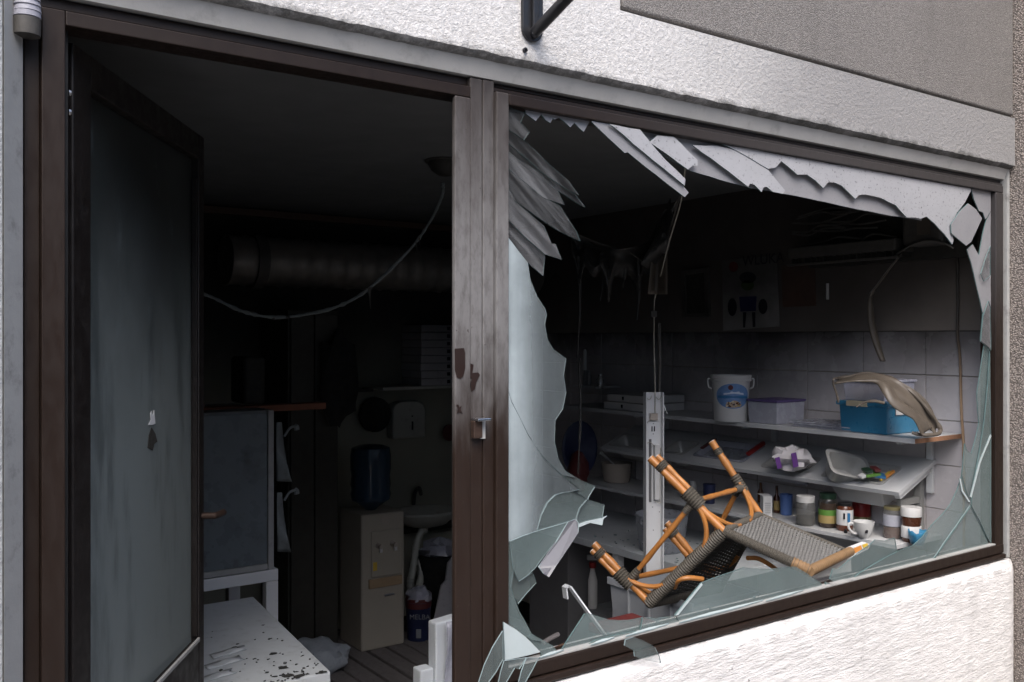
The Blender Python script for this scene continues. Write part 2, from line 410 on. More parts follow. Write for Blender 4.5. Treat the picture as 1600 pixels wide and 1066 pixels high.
# wall tiles on the right wall, topped by bare plaster
def tile_mesh(w, h):
    b = B(); b.box(0, .006, -w/2, w/2, -h/2, h/2)
    o = b.build('tile', M['tile'], None, bev=.0015, seg=1); return o
TW, TH, G = .300, .187, .0035
ZT = P(1440, 517.5, X=XW).z
y_ref = P(1446.4, 600, X=XW).y
base = tile_mesh(TW-G, TH-G); first = True
ys = [y_ref + TW*(i+.5) for i in range(-2, 11)]
for yc in ys:
    if yc > YB - .02 or yc < .0: continue
    for k in range(9):
        o = base if first else base.copy()
        if not first: COL.objects.link(o)
        first = False
        o.parent = wr; o.location = (XW + rnd(-.0006,.0006), yc, ZT - TH*(k+.5))
struct(B().box(XW-.002, XW+.006, .0, YB, ZT+.002, ZC).build('plaster', M['wall_low'], wr))
# floor of grey slats
fl = bpy.data.objects['floor']
pb = None
for i in range(20):
    x = 1.05 + i*.118
    if pb is None:
        pb = B().box(0, .100, 0, 2.6, 0, .022).build('plank', M['plank'], fl, bev=.003, seg=1); o = pb
    else:
        o = pb.copy(); COL.objects.link(o)
    o.location = (x, .75 + rnd(-.01,.01), .004 + rnd(0,.003)); o.rotation_euler.z = rnd(-.004,.004)

# ------------------------------------------------------------------ unseen house, added and sized to keep low sky out of the shop
ob = thing('added_house', 'unseen house with windows, added across the street to block low sky', 'house', (2, -10, 0))
M['render_old'] = pm('render_old', (.34,.32,.29), .9, var=.15, sc=.8, bmp=.3, bsc=20)
M['pane'] = pm('pane', (.03,.035,.04), .08)
B().box(-26, 30, -17, -9.2, -.12, 6.0).build('wall', M['render_old'], ob)
B().hexa([(-26.4,-17.4,6.002),(30.4,-17.4,6.002),(30.4,-8.8,6.002),(-26.4,-8.8,6.002),(-26.4,-13.4,6.9),(30.4,-13.4,6.9),(30.4,-12.8,6.9),(-26.4,-12.8,6.9)]).build('roof', M['brown_paper'], ob)
for i in range(15):
    for j in range(2):
        x, z = -24 + i*3.6, .8 + j*2.8
        w = B().box(x-.08, x+1.28, -9.199, -9.13, z-.08, z+1.68).build('window', M['white_paint'], ob); B().box(x, x+1.2, -9.129, -9.12, z, z+1.6).build('pane', M['pane'], w)

# ------------------------------------------------------------------ shopfront wall
fw = thing('shopfront_wall', 'white stucco shopfront wall with grey upper panel around the broken window', 'wall', (2, -.04, 0))
def rough_edge_lintel():
    # lintel band with a ragged lower arris
    b = B(); n = 360; x0, x1 = -2.5, 3.632
    top = 2.645; rings = []
    for i in range(n+1):
        x = x0 + (x1-x0)*i/n
        e = .0025*noise.noise(Vector((x*14, 0, 3))) + .0025*noise.noise(Vector((x*60, 5, 0)))
        e2 = .004*noise.noise(Vector((x*30, 9, 3)))
        rings.append([(x, -.04, top), (x, -.04, 2.49), (x, -.041+e2, 2.463+e), (x, -.028, 2.455+e*.6), (x, .0, 2.445), (x, .2, 2.445), (x, .2, top)])
    b.rings(rings, 0, True, False); return b
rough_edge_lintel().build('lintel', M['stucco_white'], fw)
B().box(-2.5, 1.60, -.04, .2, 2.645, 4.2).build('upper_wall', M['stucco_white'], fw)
B().box(1.612, 3.632, -.034, .2, 2.658, 4.2).build('upper_panel', M['panel_grey'], fw, bev=.006)
B().box(1.60, 3.632, -.016, .2, 2.645, 4.19).build('panel_joint', M['soot_dark'], fw)
# plaster band between lintel and frame
B().hexa([(-2.4,-.022,2.46),(3.632,-.022,2.46),(3.632,.06,2.46),(-2.4,.06,2.46),(-2.4,-.004,2.414),(3.632,-.004,2.414),(3.632,.06,2.414),(-2.4,.06,2.414)]).build('reveal_band', M['plaster_reveal'], fw)
B().box(-2.5, .198, -.05, .2, 0, 2.455).build('left_pier', M['stucco_pier'], fw, bev=.012, seg=3)
B().hexa([(.199,-.046,0),(.233,-.002,0),(.233,.15,0),(.199,.15,0),(.199,-.046,2.45),(.233,-.002,2.45),(.233,.15,2.45),(.199,.15,2.45)]).build('left_reveal', M['plaster_grey'], fw)
def sill_wall():
    b = B(); n = 150; x0, x1 = 1.275, 3.632; rings = []
    for i in range(n+1):
        x = x0 + (x1-x0)*i/n
        e = .0025*noise.noise(Vector((x*22, 0, 3))) + .002*noise.noise(Vector((x*60, 5, 0)))
        q = .02*max(0, (x-3.55)/.08)**2
        rings.append([(x, -.055+q, 0), (x, -.055+q, .90), (x, -.050+q+e, .93+e), (x, -.034+q*.5, .944+e), (x, -.008, .947+e), (x, .2, .945), (x, .2, 0)])
    b.rings(rings, 0, True, True); return b
sill_wall().build('sill_wall', M['stucco_sill'], fw)
rp = thing('stone_pier', 'brown exposed aggregate pier closing the shopfront beside the window', 'pier', (3.7, -.6, 0))
B().box(3.64, 4.3, -1.6, .012, 0, 4.2).build('pier_body', M['aggregate'], rp, bev=.01)
B().box(3.622, 3.639, -.018, .05, .948, 2.45).build('render_strip', M['plaster_grey'], rp, bev=.004)
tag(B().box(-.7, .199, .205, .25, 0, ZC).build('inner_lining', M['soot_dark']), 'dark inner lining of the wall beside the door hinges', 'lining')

# ------------------------------------------------------------------ frames
df = thing('door_frame', 'brown metal door frame with dusty lock stile beside the window', 'door frame', (.7, 0, 0))
B().box(.236, .262, .012, .075, 0, 2.41).build('outer_jamb', M['frame'], df, bev=.002)
B().box(.2625, .301, -.004, .06, 0, 2.388).build('jamb', M['frame'], df, bev=.002)
B().box(.262, 1.168, .012, .075, 2.392, 2.412).build('outer_head', M['frame'], df, bev=.002)
B().box(.3015, 1.166, -.004, .06, 2.362, 2.388).build('head', M['frame'], df, bev=.002)
B().box(1.1225, 1.166, -.004, .010, 0, 2.3615).build('lock_stile', M['frame_dusty'], df, bev=.003)
B().box(.301, .309, .02, .075, 0, 2.36).build('seal', M['rubber'], df)
B().box(1.130, 1.166, .0105, .022, 0, 2.36).build('seal', M['rubber'], df)
# the strike and lock plate on the stile
q = P(744, 668, Y=-.01)
B().box(q.x-.012, q.x+.012, -.020, -.004, q.z-.025, q.z+.016).build('strike_plate', M['rust'], df, bev=.002)
B().box(q.x-.010, q.x+.026, -.034, -.004, q.z+.0165, q.z+.022).build('latch_lip', M['chrome'], df, bev=.001)
B().box(q.x+.014, q.x+.028, -.007, -.003, q.z-.028, q.z+.014).build('bare_patch', M['plaster_reveal'], df)
def blot(pts, Y, m, nm, par): B().prism([P(x, y, Y=Y) for x, y in pts], (0,.0012,0)).build(nm, m, par)
M['scuff'] = pm('scuff', (.02,.0105,.008), .4, var=.3)
blot([(711,545),(725,544),(727,552),(727,575),(724,588),(719,592),(714,590),(711,578)], -.0056, M['scuff'], 'scuff', df)
blot([(735,568),(740,570),(738,583),(747,582),(750,586),(744,598),(742,608),(737,612),(735,600),(738,592),(734,590)], -.0028, M['scuff'], 'scuff', df)
blot([(713,633),(716,632),(718,637),(721,634),(720,640),(723,647),(719,644),(714,646),(716,639)], -.0056, M['scuff'], 'scuff', df)

sw = thing('shop_window', 'brown framed shop window with its smashed pane still in the frame', 'window', (2.4, 0, .95))
B().box(1.1665, 1.2005, -.001, .040, 0, 2.411).build('mullion', M['frame_dusty'], sw, bev=.003)
B().box(1.2015, 1.233, -.003, .075, 0, 2.411).build('mullion', M['frame_dusty'], sw, bev=.003)
B().box(1.2335, 1.270, -.012, .05, .0, 2.386).build('left_stile', M['frame_dusty'], sw, bev=.003)
B().box(1.234, 3.632, .012, .07, 2.402, 2.411).build('outer_head', M['frame'], sw, bev=.0015)
B().box(1.234, 3.632, .004, .07, 2.3885, 2.3985).build('outer_head', M['frame'], sw, bev=.0015)
B().box(1.2705, 3.60, -.012, .05, 2.3585, 2.3855).build('head', M['frame'], sw, bev=.003)
B().box(3.545, 3.600, -.012, .05, .99, 2.358).build('right_stile', M['frame'], sw, bev=.003)
B().box(3.603, 3.621, .004, .07, .955, 2.3875).build('outer_stile', M['frame'], sw, bev=.002)
B().box(1.2705, 3.5995, -.014, .05, .972, 1.006).build('bottom_rail', M['frame'], sw, bev=.003)
B().box(1.2705, 3.602, -.022, .05, .951, .969).build('drip_rail', M['frame'], sw, bev=.004)
B().box(1.2705, 3.545, -.010, .016, 1.0065, 1.012).build('glazing_bead', M['plaster_grey'], sw, bev=.001)

# ------------------------------------------------------------------ broken glass in the window
def gt(x): return 165 + .1785*(x-790)          # glass line under the head
def gb(x):                                       # glass line over the bottom rail
    p0 = P(x, 700, Y=0); return HY - (1.010 - CAM.z)/depth(p0)*FPX
def shard(pts, m, y0=.0, lean=0.0, edge='g_edge', th=.004, name='glass_shard', par=sw, curl=0.0, ly=None):
    """one sharp piece of plate glass; lean = metres it comes out toward the street per metre away from the frame"""
    ps = []
    for i, (x, y) in enumerate(pts):
        yy = y0 if ly is None else y0 + ly[i]
        ps.append(P(x, y, Y=yy))
    b = B(); c = sum(ps, Vector())/len(ps)
    # outline slightly crisped by the break: add small random chips on free edges
    out = []
    for i in range(len(ps)):
        a, q = ps[i], ps[(i+1) % len(ps)]; out.append(a)
        L = (q-a).length
        if L > .05:
            k = int(L/.035)
            for j in range(1, k):
                f = j/k; d = (q-a).cross(Vector((0,1,0))).normalized()
                out.append(a.lerp(q, f) + d*rnd(-.0012,.0012))
    b.prism(out, (0, th, 0), 0, 1)
    return b.build(name, [M[m], M[edge]], par)
top = lambda a, b, n=3: [(a+(b-a)*i/n, gt(a+(b-a)*i/n)) for i in range(n+1)]
# left feathers, each a little further out than the one above
shard([(791,166),(821,177),(814,191),(828,206),(819,219),(791,200)], 'g_feather', .004)
shard([(791,200),(819,219),(859,257),(889,283),(905,305),(883,294),(845,268),(791,221)], 'g_feather', .012)
shard([(791,219),(820,243),(862,280),(900,305),(915,324),(910,322),(872,298),(830,268),(791,234)], 'g_feather', .020)
shard([(791,234),(845,272),(872,298),(882,320),(851,310),(820,288),(791,259)], 'g_feather2', .010)
shard([(791,262),(848,308),(875,321),(887,340),(902,363),(907,377),(870,359),(823,327),(804,313),(791,286)], 'g_feather', .002)
shard([(791,286),(806,316),(851,354),(862,381),(868,381),(878,406),(851,397),(820,370),(791,340)], 'g_feather2', -.003)
shard([(791,340),(852,400),(849,431),(825,411),(791,367)], 'g_feather2', .008)
# the tall frosted remnant along the mullion
shard([(791,367),(825,411),(829,438),(840,464),(852,482),(854.6,491),(851.6,507),(856,531),(865,546),(885,560.5),(881,588),(885,613),(880,639),(868,657),(867,690),(872.7,717),(883,735),(900,747),
       (878,742),(850,715),(825,678),(800,628),(791,600)], 'g_frost', .003, edge='g_edge_lit')
shard([(791,601),(800,630),(825,680),(850,717),(878,744),(905,765),(895,768),(880,770),(868,773),(855,785),(845,805),(839,830),(799,846),(791,848)], 'g_frost', .0005, edge='g_edge_lit')
shard([(884,736),(907,750),(930.6,760),(920.7,776),(919,781),(905,772),(893,768),(907,765),(879,744),(860,728)], 'g_clear', .006, edge='g_edge_lit')
shard([(880,770),(893,769),(906,774),(918,781),(906,794),(902,806),(900,814),(888,815),(840,829),(846,806),(856,786),(868,774)], 'g_clear', -.002, edge='g_edge_lit')
shard([(918,780),(944.7,789),(942,808),(920,812),(901,817),(903,805),(907,794)], 'g_clear', .010, edge='g_edge_lit')
shard([(949,806),(943,809),(918,814),(903,819),(905,824),(922,817),(941,821),(943,811)], 'g_white', .004, edge='g_edge_lit')
# folded corner piece under it
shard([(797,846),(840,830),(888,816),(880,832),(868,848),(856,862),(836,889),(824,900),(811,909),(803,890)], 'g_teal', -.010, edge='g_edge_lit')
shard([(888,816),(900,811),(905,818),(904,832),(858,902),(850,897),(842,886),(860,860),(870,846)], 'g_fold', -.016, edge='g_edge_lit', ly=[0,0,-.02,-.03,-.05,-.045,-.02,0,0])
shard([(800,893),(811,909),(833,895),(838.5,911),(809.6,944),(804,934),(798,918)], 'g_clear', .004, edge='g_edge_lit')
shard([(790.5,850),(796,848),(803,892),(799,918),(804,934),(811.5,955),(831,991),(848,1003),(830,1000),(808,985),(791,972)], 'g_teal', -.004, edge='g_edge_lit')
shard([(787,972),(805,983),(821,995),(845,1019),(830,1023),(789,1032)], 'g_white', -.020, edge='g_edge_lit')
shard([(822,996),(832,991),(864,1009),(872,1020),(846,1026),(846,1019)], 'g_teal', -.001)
# slivers that slid out and hang over the bottom rail
for k, (pp, yy) in enumerate([([(786,986),(787,1030),(776,1050),(763,1068),(748,1068),(757,1040),(770,1012)], -.040),
               ([(788,1033),(823,1028),(812,1046),(805,1044),(791,1068),(779,1068),(783,1050)], -.048),
               ([(823,1028),(842,1029),(832,1048),(823,1064),(821,1070),(810,1070),(815,1050)], -.055)]):
    shard(pp, 'g_clear', yy, edge='g_edge_lit')
shard([(977.7,1000),(976,1009),(991,1017),(992,1026),(1010,1032),(1033,1036),(1031,1026),(1024,1012),(1016.5,1007),(1003,1000),(990,996)], 'g_clear', -.060, edge='g_edge_lit')
# pieces standing in the bottom rail
bl = lambda a, b, n=3: [(a+(b-a)*i/n, gb(a+(b-a)*i/n)) for i in range(n+1)]
shard([(914,959),(922,959),(937,964),(954,969),(986,969),(1004,965),(1000,985),(960,992),(930,1000)] + bl(925,873,3)[0:0] + [(905,1014),(874,1021),(892,993)], 'g_teal', .010)
shard([(1005,965),(1030,966),(1053,963),(1062,972)] + bl(1062,880,5) + [(906,1014),(931,1001),(961,993),(1001,986)], 'g_teal', .002)
shard([(1055,961),(1076,935),(1096,911),(1128,899),(1162,887),(1200,889),(1244,886),(1262,897),(1283,911)] + bl(1285,1062,6), 'g_teal', .006)
shard([(1055,962),(1060,961),(1098,914),(1096,911)], 'g_white', .001)
shard([(1296.5,905),(1302,888.5),(1311.5,888.5),(1330,873),(1349,858.5),(1360,851),(1368,843.5),(1384,845),(1398.5,840.5),(1402,861),(1370,878.5),(1343,895),(1330,905)] + [(1320,908),(1306,912)], 'g_teal', .012)
shard([(1290,909),(1305,914),(1331,906.5),(1343,896),(1370,879.5),(1407,860),(1427,852.5),(1440,841),(1456,821),(1472,805),(1485,789),(1496,766),(1503,744),(1515,788),(1490,828),(1461,871)] + bl(1461,1290,5)[0:], 'g_teal', .004)
shard([(1517,792),(1529,815),(1541,840),(1545,851)] + bl(1543,1462,3) + [(1462,871),(1491,829)], 'g_teal', .007)
shard([(1503,743),(1506,715),(1507.6,693),(1512,705),(1518,709),(1526,680),(1530,661),(1528,640),(1526.7,616),(1531.5,585),(1535,560),(1538,540),(1545,545),(1543,600),(1537,660),(1530,705),(1520,755),(1516,786)], 'g_teal', .010)
shard([(1547,548),(1549,700),(1549,849),(1543,840),(1530,812),(1518,790),(1521,757),(1531,706),(1538,661),(1544,601)], 'g_teal', .002)
for pp in ([(1516,776),(1530,723),(1548,679),(1549,682),(1532,724),(1518,778)], [(1514,785),(1503,768),(1499,748),(1501,748),(1505,767),(1516,784)], [(1459,872),(1516,790),(1517.5,791.5),(1461.5,872)]):
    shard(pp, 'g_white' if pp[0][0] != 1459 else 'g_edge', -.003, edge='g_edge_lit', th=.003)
# smoked pieces along the head
teeth = [(821,177),(837,189),(846,179),(853,188),(860,192),(864,185),(867,187),(874,184),(883,191),(891,199),(898,192),(905,200),(912,206),(921,191)]
shard(teeth + [(921,gt(921)),(870,gt(870)),(821,gt(821))], 'g_smoke2', .006)
shard([(925,191),(950,215),(976,239),(981,238),(1025,273),(1070,308),(1076,301),(1066,289),(1010,243),(962,198),(950,gt(950)),(925,gt(925))], 'g_smoke2', -.006)
shard([(952,gt(952)),(1000,gt(1000)),(1040,250),(1071,280),(1070,290),(1020,250),(960,199)], 'g_smoke', -.014)
shard([(1001,gt(1001)),(1011,225),(1045,248),(1079,267),(1125,281),(1173,294),(1231,304),(1290,316),(1350,329),(1415,341),(1440,345),(1440,gt(1440)),(1300,gt(1300)),(1150,gt(1150))], 'g_smoke2', .014)
shard([(1015,222),(1027,212),(1053,214),(1090,250),(1090,259),(1082,259),(1075,265),(1045,243)], 'g_smoke', -.004)
shard([(1082.7,227),(1125,258),(1169,292),(1172,287),(1179,289),(1190,300),(1193,293),(1198,292),(1208,300),(1223,303),(1227,298),(1200,265),(1150,235),(1120,gt(1120)+4)], 'g_smoke', .000)
shard([(1130,gt(1130)),(1152,236),(1200,264),(1212,262),(1221,252),(1246,273),(1261,273),(1274,282),(1286.5,294),(1294,285),(1303,285),(1315,290),(1336.5,311),(1342,305),(1352,304),(1377,309.6),(1400,321),(1417,340),(1430,340),(1438,342),(1448,338.5),(1461,350),(1476,366),(1488,382),(1490,375),(1484.6,354),(1495,333),(1508,316),(1517,298),(1517,gt(1517)),(1400,gt(1400)),(1250,gt(1250))], 'g_smoke', -.002)
shard([(1513,318),(1499,331),(1486,351),(1487,364.6),(1510,384),(1517.6,378),(1526,360),(1534.6,341.5),(1525,327)], 'g_smoke2', -.010)
shard([(1518,gt(1518)),(1548,gt(1548)),(1548,330),(1540,343),(1536,332),(1530,330),(1522,312)], 'g_smoke2', .004)
shard([(1548,331),(1548,545),(1532,532),(1536,490),(1532,471),(1527,451),(1518,412),(1511,390),(1520,382),(1530,400),(1536,365),(1541,345)], 'g_smoke2', .008)
shard([(1548,385),(1548,430),(1538,440),(1533,428),(1540,405)], 'g_feather', -.004)
shard([(1545,470),(1548,480),(1549,548),(1533,534),(1537,492)], 'g_feather', -.002)
# loose glass lying along the rail
for k, (x, y, w, h) in enumerate([(1105,941,55,7),(1145,931,60,6),(1010,981,40,8),(940,1003,22,6),(860,1018,22,6),(1225,906,40,5)]):
    g = B(); a = P(x, y, Y=-.004); L = w*depth(a)/FPX/ .66
    g.prism([(a.x-L*.8, -.013, 1.0135), (a.x+L*.2, -.011, 1.0138), (a.x+L*.8, -.004, 1.0145), (a.x+L*.1, -.001, 1.0150), (a.x-L*.3, -.004, 1.0145)], (0, .0005, .0025), 0, 1)
    nm = ['long', 'pointed', 'broad', 'small', 'smallest', 'slim'][k]
    tag(g.build('loose_glass_splinter', [M['g_white'], M['g_edge_lit']]), f'{nm} pale glass splinter lying on the window bottom rail ' + ['below the bamboo seat corner','below the chair backrest','in front of the plastic crates','near the white hooked strip','near the folded glass corner','below the woven backrest end'][k], 'glass splinter', 'splinters on the bottom rail')

# ------------------------------------------------------------------ outside fittings
ab = thing('awning_bracket', 'black iron bracket with diagonal strut fixed to the white wall', 'bracket', P(830, 60, Y=-.045))
a = P(815, 40, Y=-.045); c = P(847, 40, Y=-.045); zb = P(831, 66, Y=-.045).z; xm = (a.x+c.x)/2; hw = (c.x-a.x)/2
pl = [(xm-hw, -.041, 3.3), (xm-hw, -.041, zb+hw)] + [(xm+hw*math.cos(k), -.041, zb+hw+hw*math.sin(k)) for k in [math.pi+math.pi*i/10 for i in range(1, 10)]] + [(xm+hw, -.041, zb+hw), (xm+hw, -.041, 3.3)]
B().prism(pl, (0, -.009, 0)).build('mounting_plate', M['black_metal'], ab, bev=.002)
B().box(xm-.006, xm+.010, -.060, -.0505, zb+.03, 3.3).build('plate_rib', M['black_metal'], ab, bev=.002)
B().tube([(xm+.004, -.050, zb+.022), (xm+.006, -.19, zb+.075), (xm+.02, -.95, zb+.36)], .014, 14).build('strut', M['black_metal'], ab)
bt = B(); bt.lathe([(.011,0),(.011,.008),(.006,.012)], (xm+.002, -.050, zb+.017), 8, ax=(Vector((1,0,0)), Vector((0,0,1)), Vector((0,-1,0)))); bt.build('bolt', M['black_metal'], ab)
h = P(819, 79, Y=-.04)
tag(B().lathe([(.006,0),(.006,.006),(.003,.0065),(.003,.002)], (h.x, -.041, h.z), 10, ax=(Vector((1,0,0)), Vector((0,0,1)), Vector((0,-1,0)))).build('wall_plug', M['black_metal']), 'small dark wall plug in the stucco under the iron bracket', 'wall plug')
pc = thing('taped_pipe_end', 'grey plastic sheathed pipe stub with pale mortar above the door jamb', 'pipe', P(42, 40, Y=-.02))
c = P(42, 0, Y=-.02); r = 20*depth(c)/FPX
B().lathe([(r*.98, P(42,56,Y=-.02).z), (r, P(42,52,Y=-.02).z), (r*1.02, P(42,30,Y=-.02).z), (r*.9, P(42,29,Y=-.02).z)], (c.x, -.02, 0), 20).build('sleeve', M['soot_plastic'], pc)
b = B()
for k in range(4):
    z1 = P(42, 30 - k*9, Y=-.02).z
    b.lathe([(r*.9, z1), (r*1.03, z1+.002), (r*(1.0-.06*k), z1+.011)], (c.x + rnd(-.001,.001), -.02, 0), 16)
b.build('sheathing', pm('grey_sheath', (.27,.27,.31), .6, var=.2, sc=30, bmp=.4), pc)

# ------------------------------------------------------------------ open door
dr = thing('open_door', 'brown framed glazed door standing half open into the dark shop', 'door', (.325, .05, 0))
dd = Vector((.548, .837, 0)).normalized(); dn = Vector((-dd.y, dd.x, 0)) ; dc = Vector((.325, .06, 0)) + dn*.025; DW = .82
def door_part(s0, s1, z0, z1, n0, n1, name, m, bev=.003, par=dr):
    p = []
    for z in (z0, z1):
        for s, n in ((s0,n0),(s1,n0),(s1,n1),(s0,n1)): p.append(dc + dd*s + dn*n + Vector((0,0,z)))
    return B().hexa(p).build(name, M[m], par, bev=bev)
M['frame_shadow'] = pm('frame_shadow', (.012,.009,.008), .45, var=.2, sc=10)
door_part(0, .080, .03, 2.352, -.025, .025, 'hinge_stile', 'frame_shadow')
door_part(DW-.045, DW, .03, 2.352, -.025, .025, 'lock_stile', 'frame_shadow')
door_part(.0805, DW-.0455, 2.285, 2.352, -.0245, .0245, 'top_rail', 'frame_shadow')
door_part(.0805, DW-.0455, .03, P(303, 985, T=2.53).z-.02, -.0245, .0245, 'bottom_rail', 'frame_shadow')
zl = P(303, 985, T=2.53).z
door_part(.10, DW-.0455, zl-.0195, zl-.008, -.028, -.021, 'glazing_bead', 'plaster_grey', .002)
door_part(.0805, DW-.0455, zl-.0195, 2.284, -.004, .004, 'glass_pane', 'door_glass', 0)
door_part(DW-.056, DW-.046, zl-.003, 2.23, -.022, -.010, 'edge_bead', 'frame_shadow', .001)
# hardware on the free stile
zk = P(320, 803, T=2.55).z; e = dc + dd*DW
hb = B(); hb.obox(e + dd*.004 + Vector((0,0,zk)), dd, dn, UP, .004, .012, .06); hb.build('lock_face', M['rust'], dr)
hb = B(); hb.tube([e + dd*-.02 + dn*-.026 + Vector((0,0,zk)), e + dd*-.02 + dn*-.06 + Vector((0,0,zk)), e + dd*.0 + dn*-.066 + Vector((0,0,zk)), e + dd*.05 + dn*-.064 + Vector((0,0,zk-.004))], .009, 10); hb.build('handle', M['rust'], dr)
hb = B(); hb.obox(e + dd*.016 + Vector((0,0,zk-.058)), dd, dn, UP, .012, .009, .012); hb.build('latch_bolt', M['steel'], dr, bev=.002)
zk2 = P(320, 645, T=2.55).z
hb = B(); hb.obox(e + dd*.022 + Vector((0,0,zk2)), dd, dn, UP, .022, .010, .016); hb.obox(e + dd*.022 + Vector((0,0,zk2+.019)), dd, dn, UP, .026, .013, .003); hb.build('upper_latch', M['rust'], dr, bev=.002)
for zz in (P(105, 145, Y=.03).z, P(105, 175, Y=.03).z): B().lathe([(.006,0),(.005,.004)], (.312, .03, zz), 8, ax=(Vector((0,1,0)), Vector((0,0,1)), Vector((1,0,0)))).build('screw', M['steel'], dr)
stk = dc + dd*.47 + dn*-.006
st_pts = [(232,664),(236,656),(235,646),(237,642),(239,650),(241,641),(242,652),(243,662),(238,664)]
nrm = dn
def on_door(px, py, off=-.006):
    d = ray(px, py); o = dc + dn*off; t = (o - CAM).dot(dn)/d.dot(dn); return CAM + d*t
B().prism([on_door(x, y) for x, y in st_pts], dn*.001).build('torn_sticker', M['paper'], dr)
B().prism([on_door(x, y, -.0055) for x, y in [(231,700),(233,680),(237,668),(243,678),(246,690),(241,694),(239,704)]], dn*.001).build('clear_smudge', M['soot_dark'], dr)

exec_interior = True

# ------------------------------------------------------------------ interior, right wall shelves
XF = 3.36
Z1 = P(1430, 694, X=XF).z                      # underside of the top shelf
y_end = P(1430, 694, X=XF).y
s1 = thing('wall_shelf', 'upper white laminate wall shelf with raw chipboard end carrying the blue box', 'shelf', (3.55, 1.2, Z1))
B().box(XF, XW-.003, y_end+.002, 2.45, Z1, Z1+.02).build('shelf_board', M['white_lam'], s1, bev=.0012)
B().box(XF+.001, XW-.004, y_end-.0005, y_end+.0015, Z1+.001, Z1+.019).build('raw_edge', M['chipboard'], s1)
for yy in (P(1452, 720, X=XW-.02).y, 1.15, 1.9):
    b = B(); b.box(XW-.022, XW-.003, yy-.014, yy+.014, Z1-.24, Z1-.001); b.box(XW-.25, XW-.0225, yy-.008, yy+.008, Z1-.02, Z1-.001)
    b.build('shelf_bracket', M['white_paint'], s1, bev=.002)
Z1T = Z1 + .0205
# tilted middle counter with pans let into it
FX, FZ, BX, BZ = 3.41, 1.178, 3.685, 1.290
db = Vector((BX-FX, 0, BZ-FZ)).normalized(); ub = Vector((-db.z, 0, db.x)); yv = Vector((0,1,0)); bo = Vector((FX, 0, FZ))
LEN = (Vector((BX,0,BZ))-bo).length
def onb(px, py):
    d = ray(px, py); t = (bo-CAM).dot(ub)/d.dot(ub); p = CAM + d*t; return p.y, (p-bo).dot(db)
def bp(y, d, h=0): return bo + yv*y + db*d + ub*h
yr = P(1404, 777, X=FX).y; yl = P(937, 699, X=FX).y
s2 = thing('prep_counter', 'white tilted counter board with five steel pans let into it', 'counter', (3.5, 1.2, 1.2))
pans = []
for fl_, fr_, br_ in [((1284.5,743.8),(1377.5,757),(1408,731.7)), ((1191.6,728),(1254,739),(1284.5,720.8)), ((1085,711),(1159.5,723),(1196,698)), ((1037,705),(1066,711),(1092,694)), ((952,695),(1008,703),(1030,688))]:
    y1, d0 = onb(*fl_); y0, d0b = onb(*fr_); _, d1 = onb(*br_)
    d0 = max(.035, (d0+d0b)/2); d1 = min(LEN-.03, max(d0+.13, d1)); pans.append([min(y0,y1), max(y0,y1), d0, d1])
pans.sort()
for i in range(len(pans)-1):                      # keep a strip of board between neighbours
    if pans[i][1] > pans[i+1][0]-.02:
        m_ = (pans[i][1]+pans[i+1][0])/2; pans[i][1] = m_-.012; pans[i+1][0] = m_+.012
def bbox_(b, y0, y1, d0, d1, h0, h1, m=0):
    b.hexa([bp(y0,d0,h0), bp(y0,d1,h0), bp(y1,d1,h0), bp(y1,d0,h0), bp(y0,d0,h1), bp(y0,d1,h1), bp(y1,d1,h1), bp(y1,d0,h1)], m)
b = B(); edges = [yr] + [v for p in pans for v in p[:2]] + [yl]
for k in range(0, len(edges), 2):
    bbox_(b, edges[k], edges[k+1], 0, LEN, -.018, 0)
for p in pans:
    bbox_(b, p[0], p[1], 0, p[2], -.018, 0); bbox_(b, p[0], p[1], p[3], LEN, -.018, 0)
b.build('counter_board', M['white_lam'], s2)
b = B(); bbox_(b, yr+.02, yr+.045, .03, LEN, -.05, -.0185); b.build('board_batten', M['white_paint'], s2)
b = B(); yq = yr+.06; b.box(XW-.03, XW-.003, yq, yq+.03, .98, BZ-.02); b.box(FX+.12, XW-.0305, yq+.005, yq+.025, 1.10, 1.125); b.build('support_post', M['plaster_grey'], s2)
def pan(y0, y1, d0, d1, depth_, name, label, mat, taper=.03, rim=.012, group='pans in the tilted counter', inner=None, cat='pan'):
    t = thing(name, label, cat, bp((y0+y1)/2, (d0+d1)/2, 0), group)
    y0 += .004; y1 -= .004; d0 += .004; d1 -= .004
    def rect(g, h, n=4):
        a0, a1, c0, c1 = y0+g, y1-g, d0+g, d1-g; r = min(.02, (a1-a0)*.2); out = []
        for (cy, cd_, s) in ((a1-r, c1-r, 0), (a0+r, c1-r, 1), (a0+r, c0+r, 2), (a1-r, c0+r, 3)):
            for k in range(n+1):
                an = math.pi/2*(s + k/n); out.append(bp(cy + r*math.cos(an), cd_ + r*math.sin(an), h))
        return out
    b = B(); b.rings([rect(-rim, .001), rect(-rim, .005), rect(0, .006), rect(.006, 0), rect(taper, -depth_)], 0, False, True)
    o = len(b.v); fl2 = rect(taper, -depth_); b.v += [tuple(p) for p in fl2]; b.face([o+i for i in range(len(fl2))], 0)
    b.rings([rect(taper-.002, -depth_-.002), rect(.004, -.004)], 0, False, True); o = len(b.v); b.v += [tuple(p) for p in rect(taper-.002, -depth_-.002)]; b.face([o+i for i in range(len(fl2))], 0)
    b.build('pan_body', M[mat], t, fix=False)
    return t
pn = ['steel pan of packets beneath the tipped pan at the counter end', 'steel pan holding the purple printed bag', 'clear plastic tray with red handles in the counter', 'dark steel pan between the red handled tray and the hanging lamp', 'dark steel pan behind the hanging lamp strip, deepest in the shop']
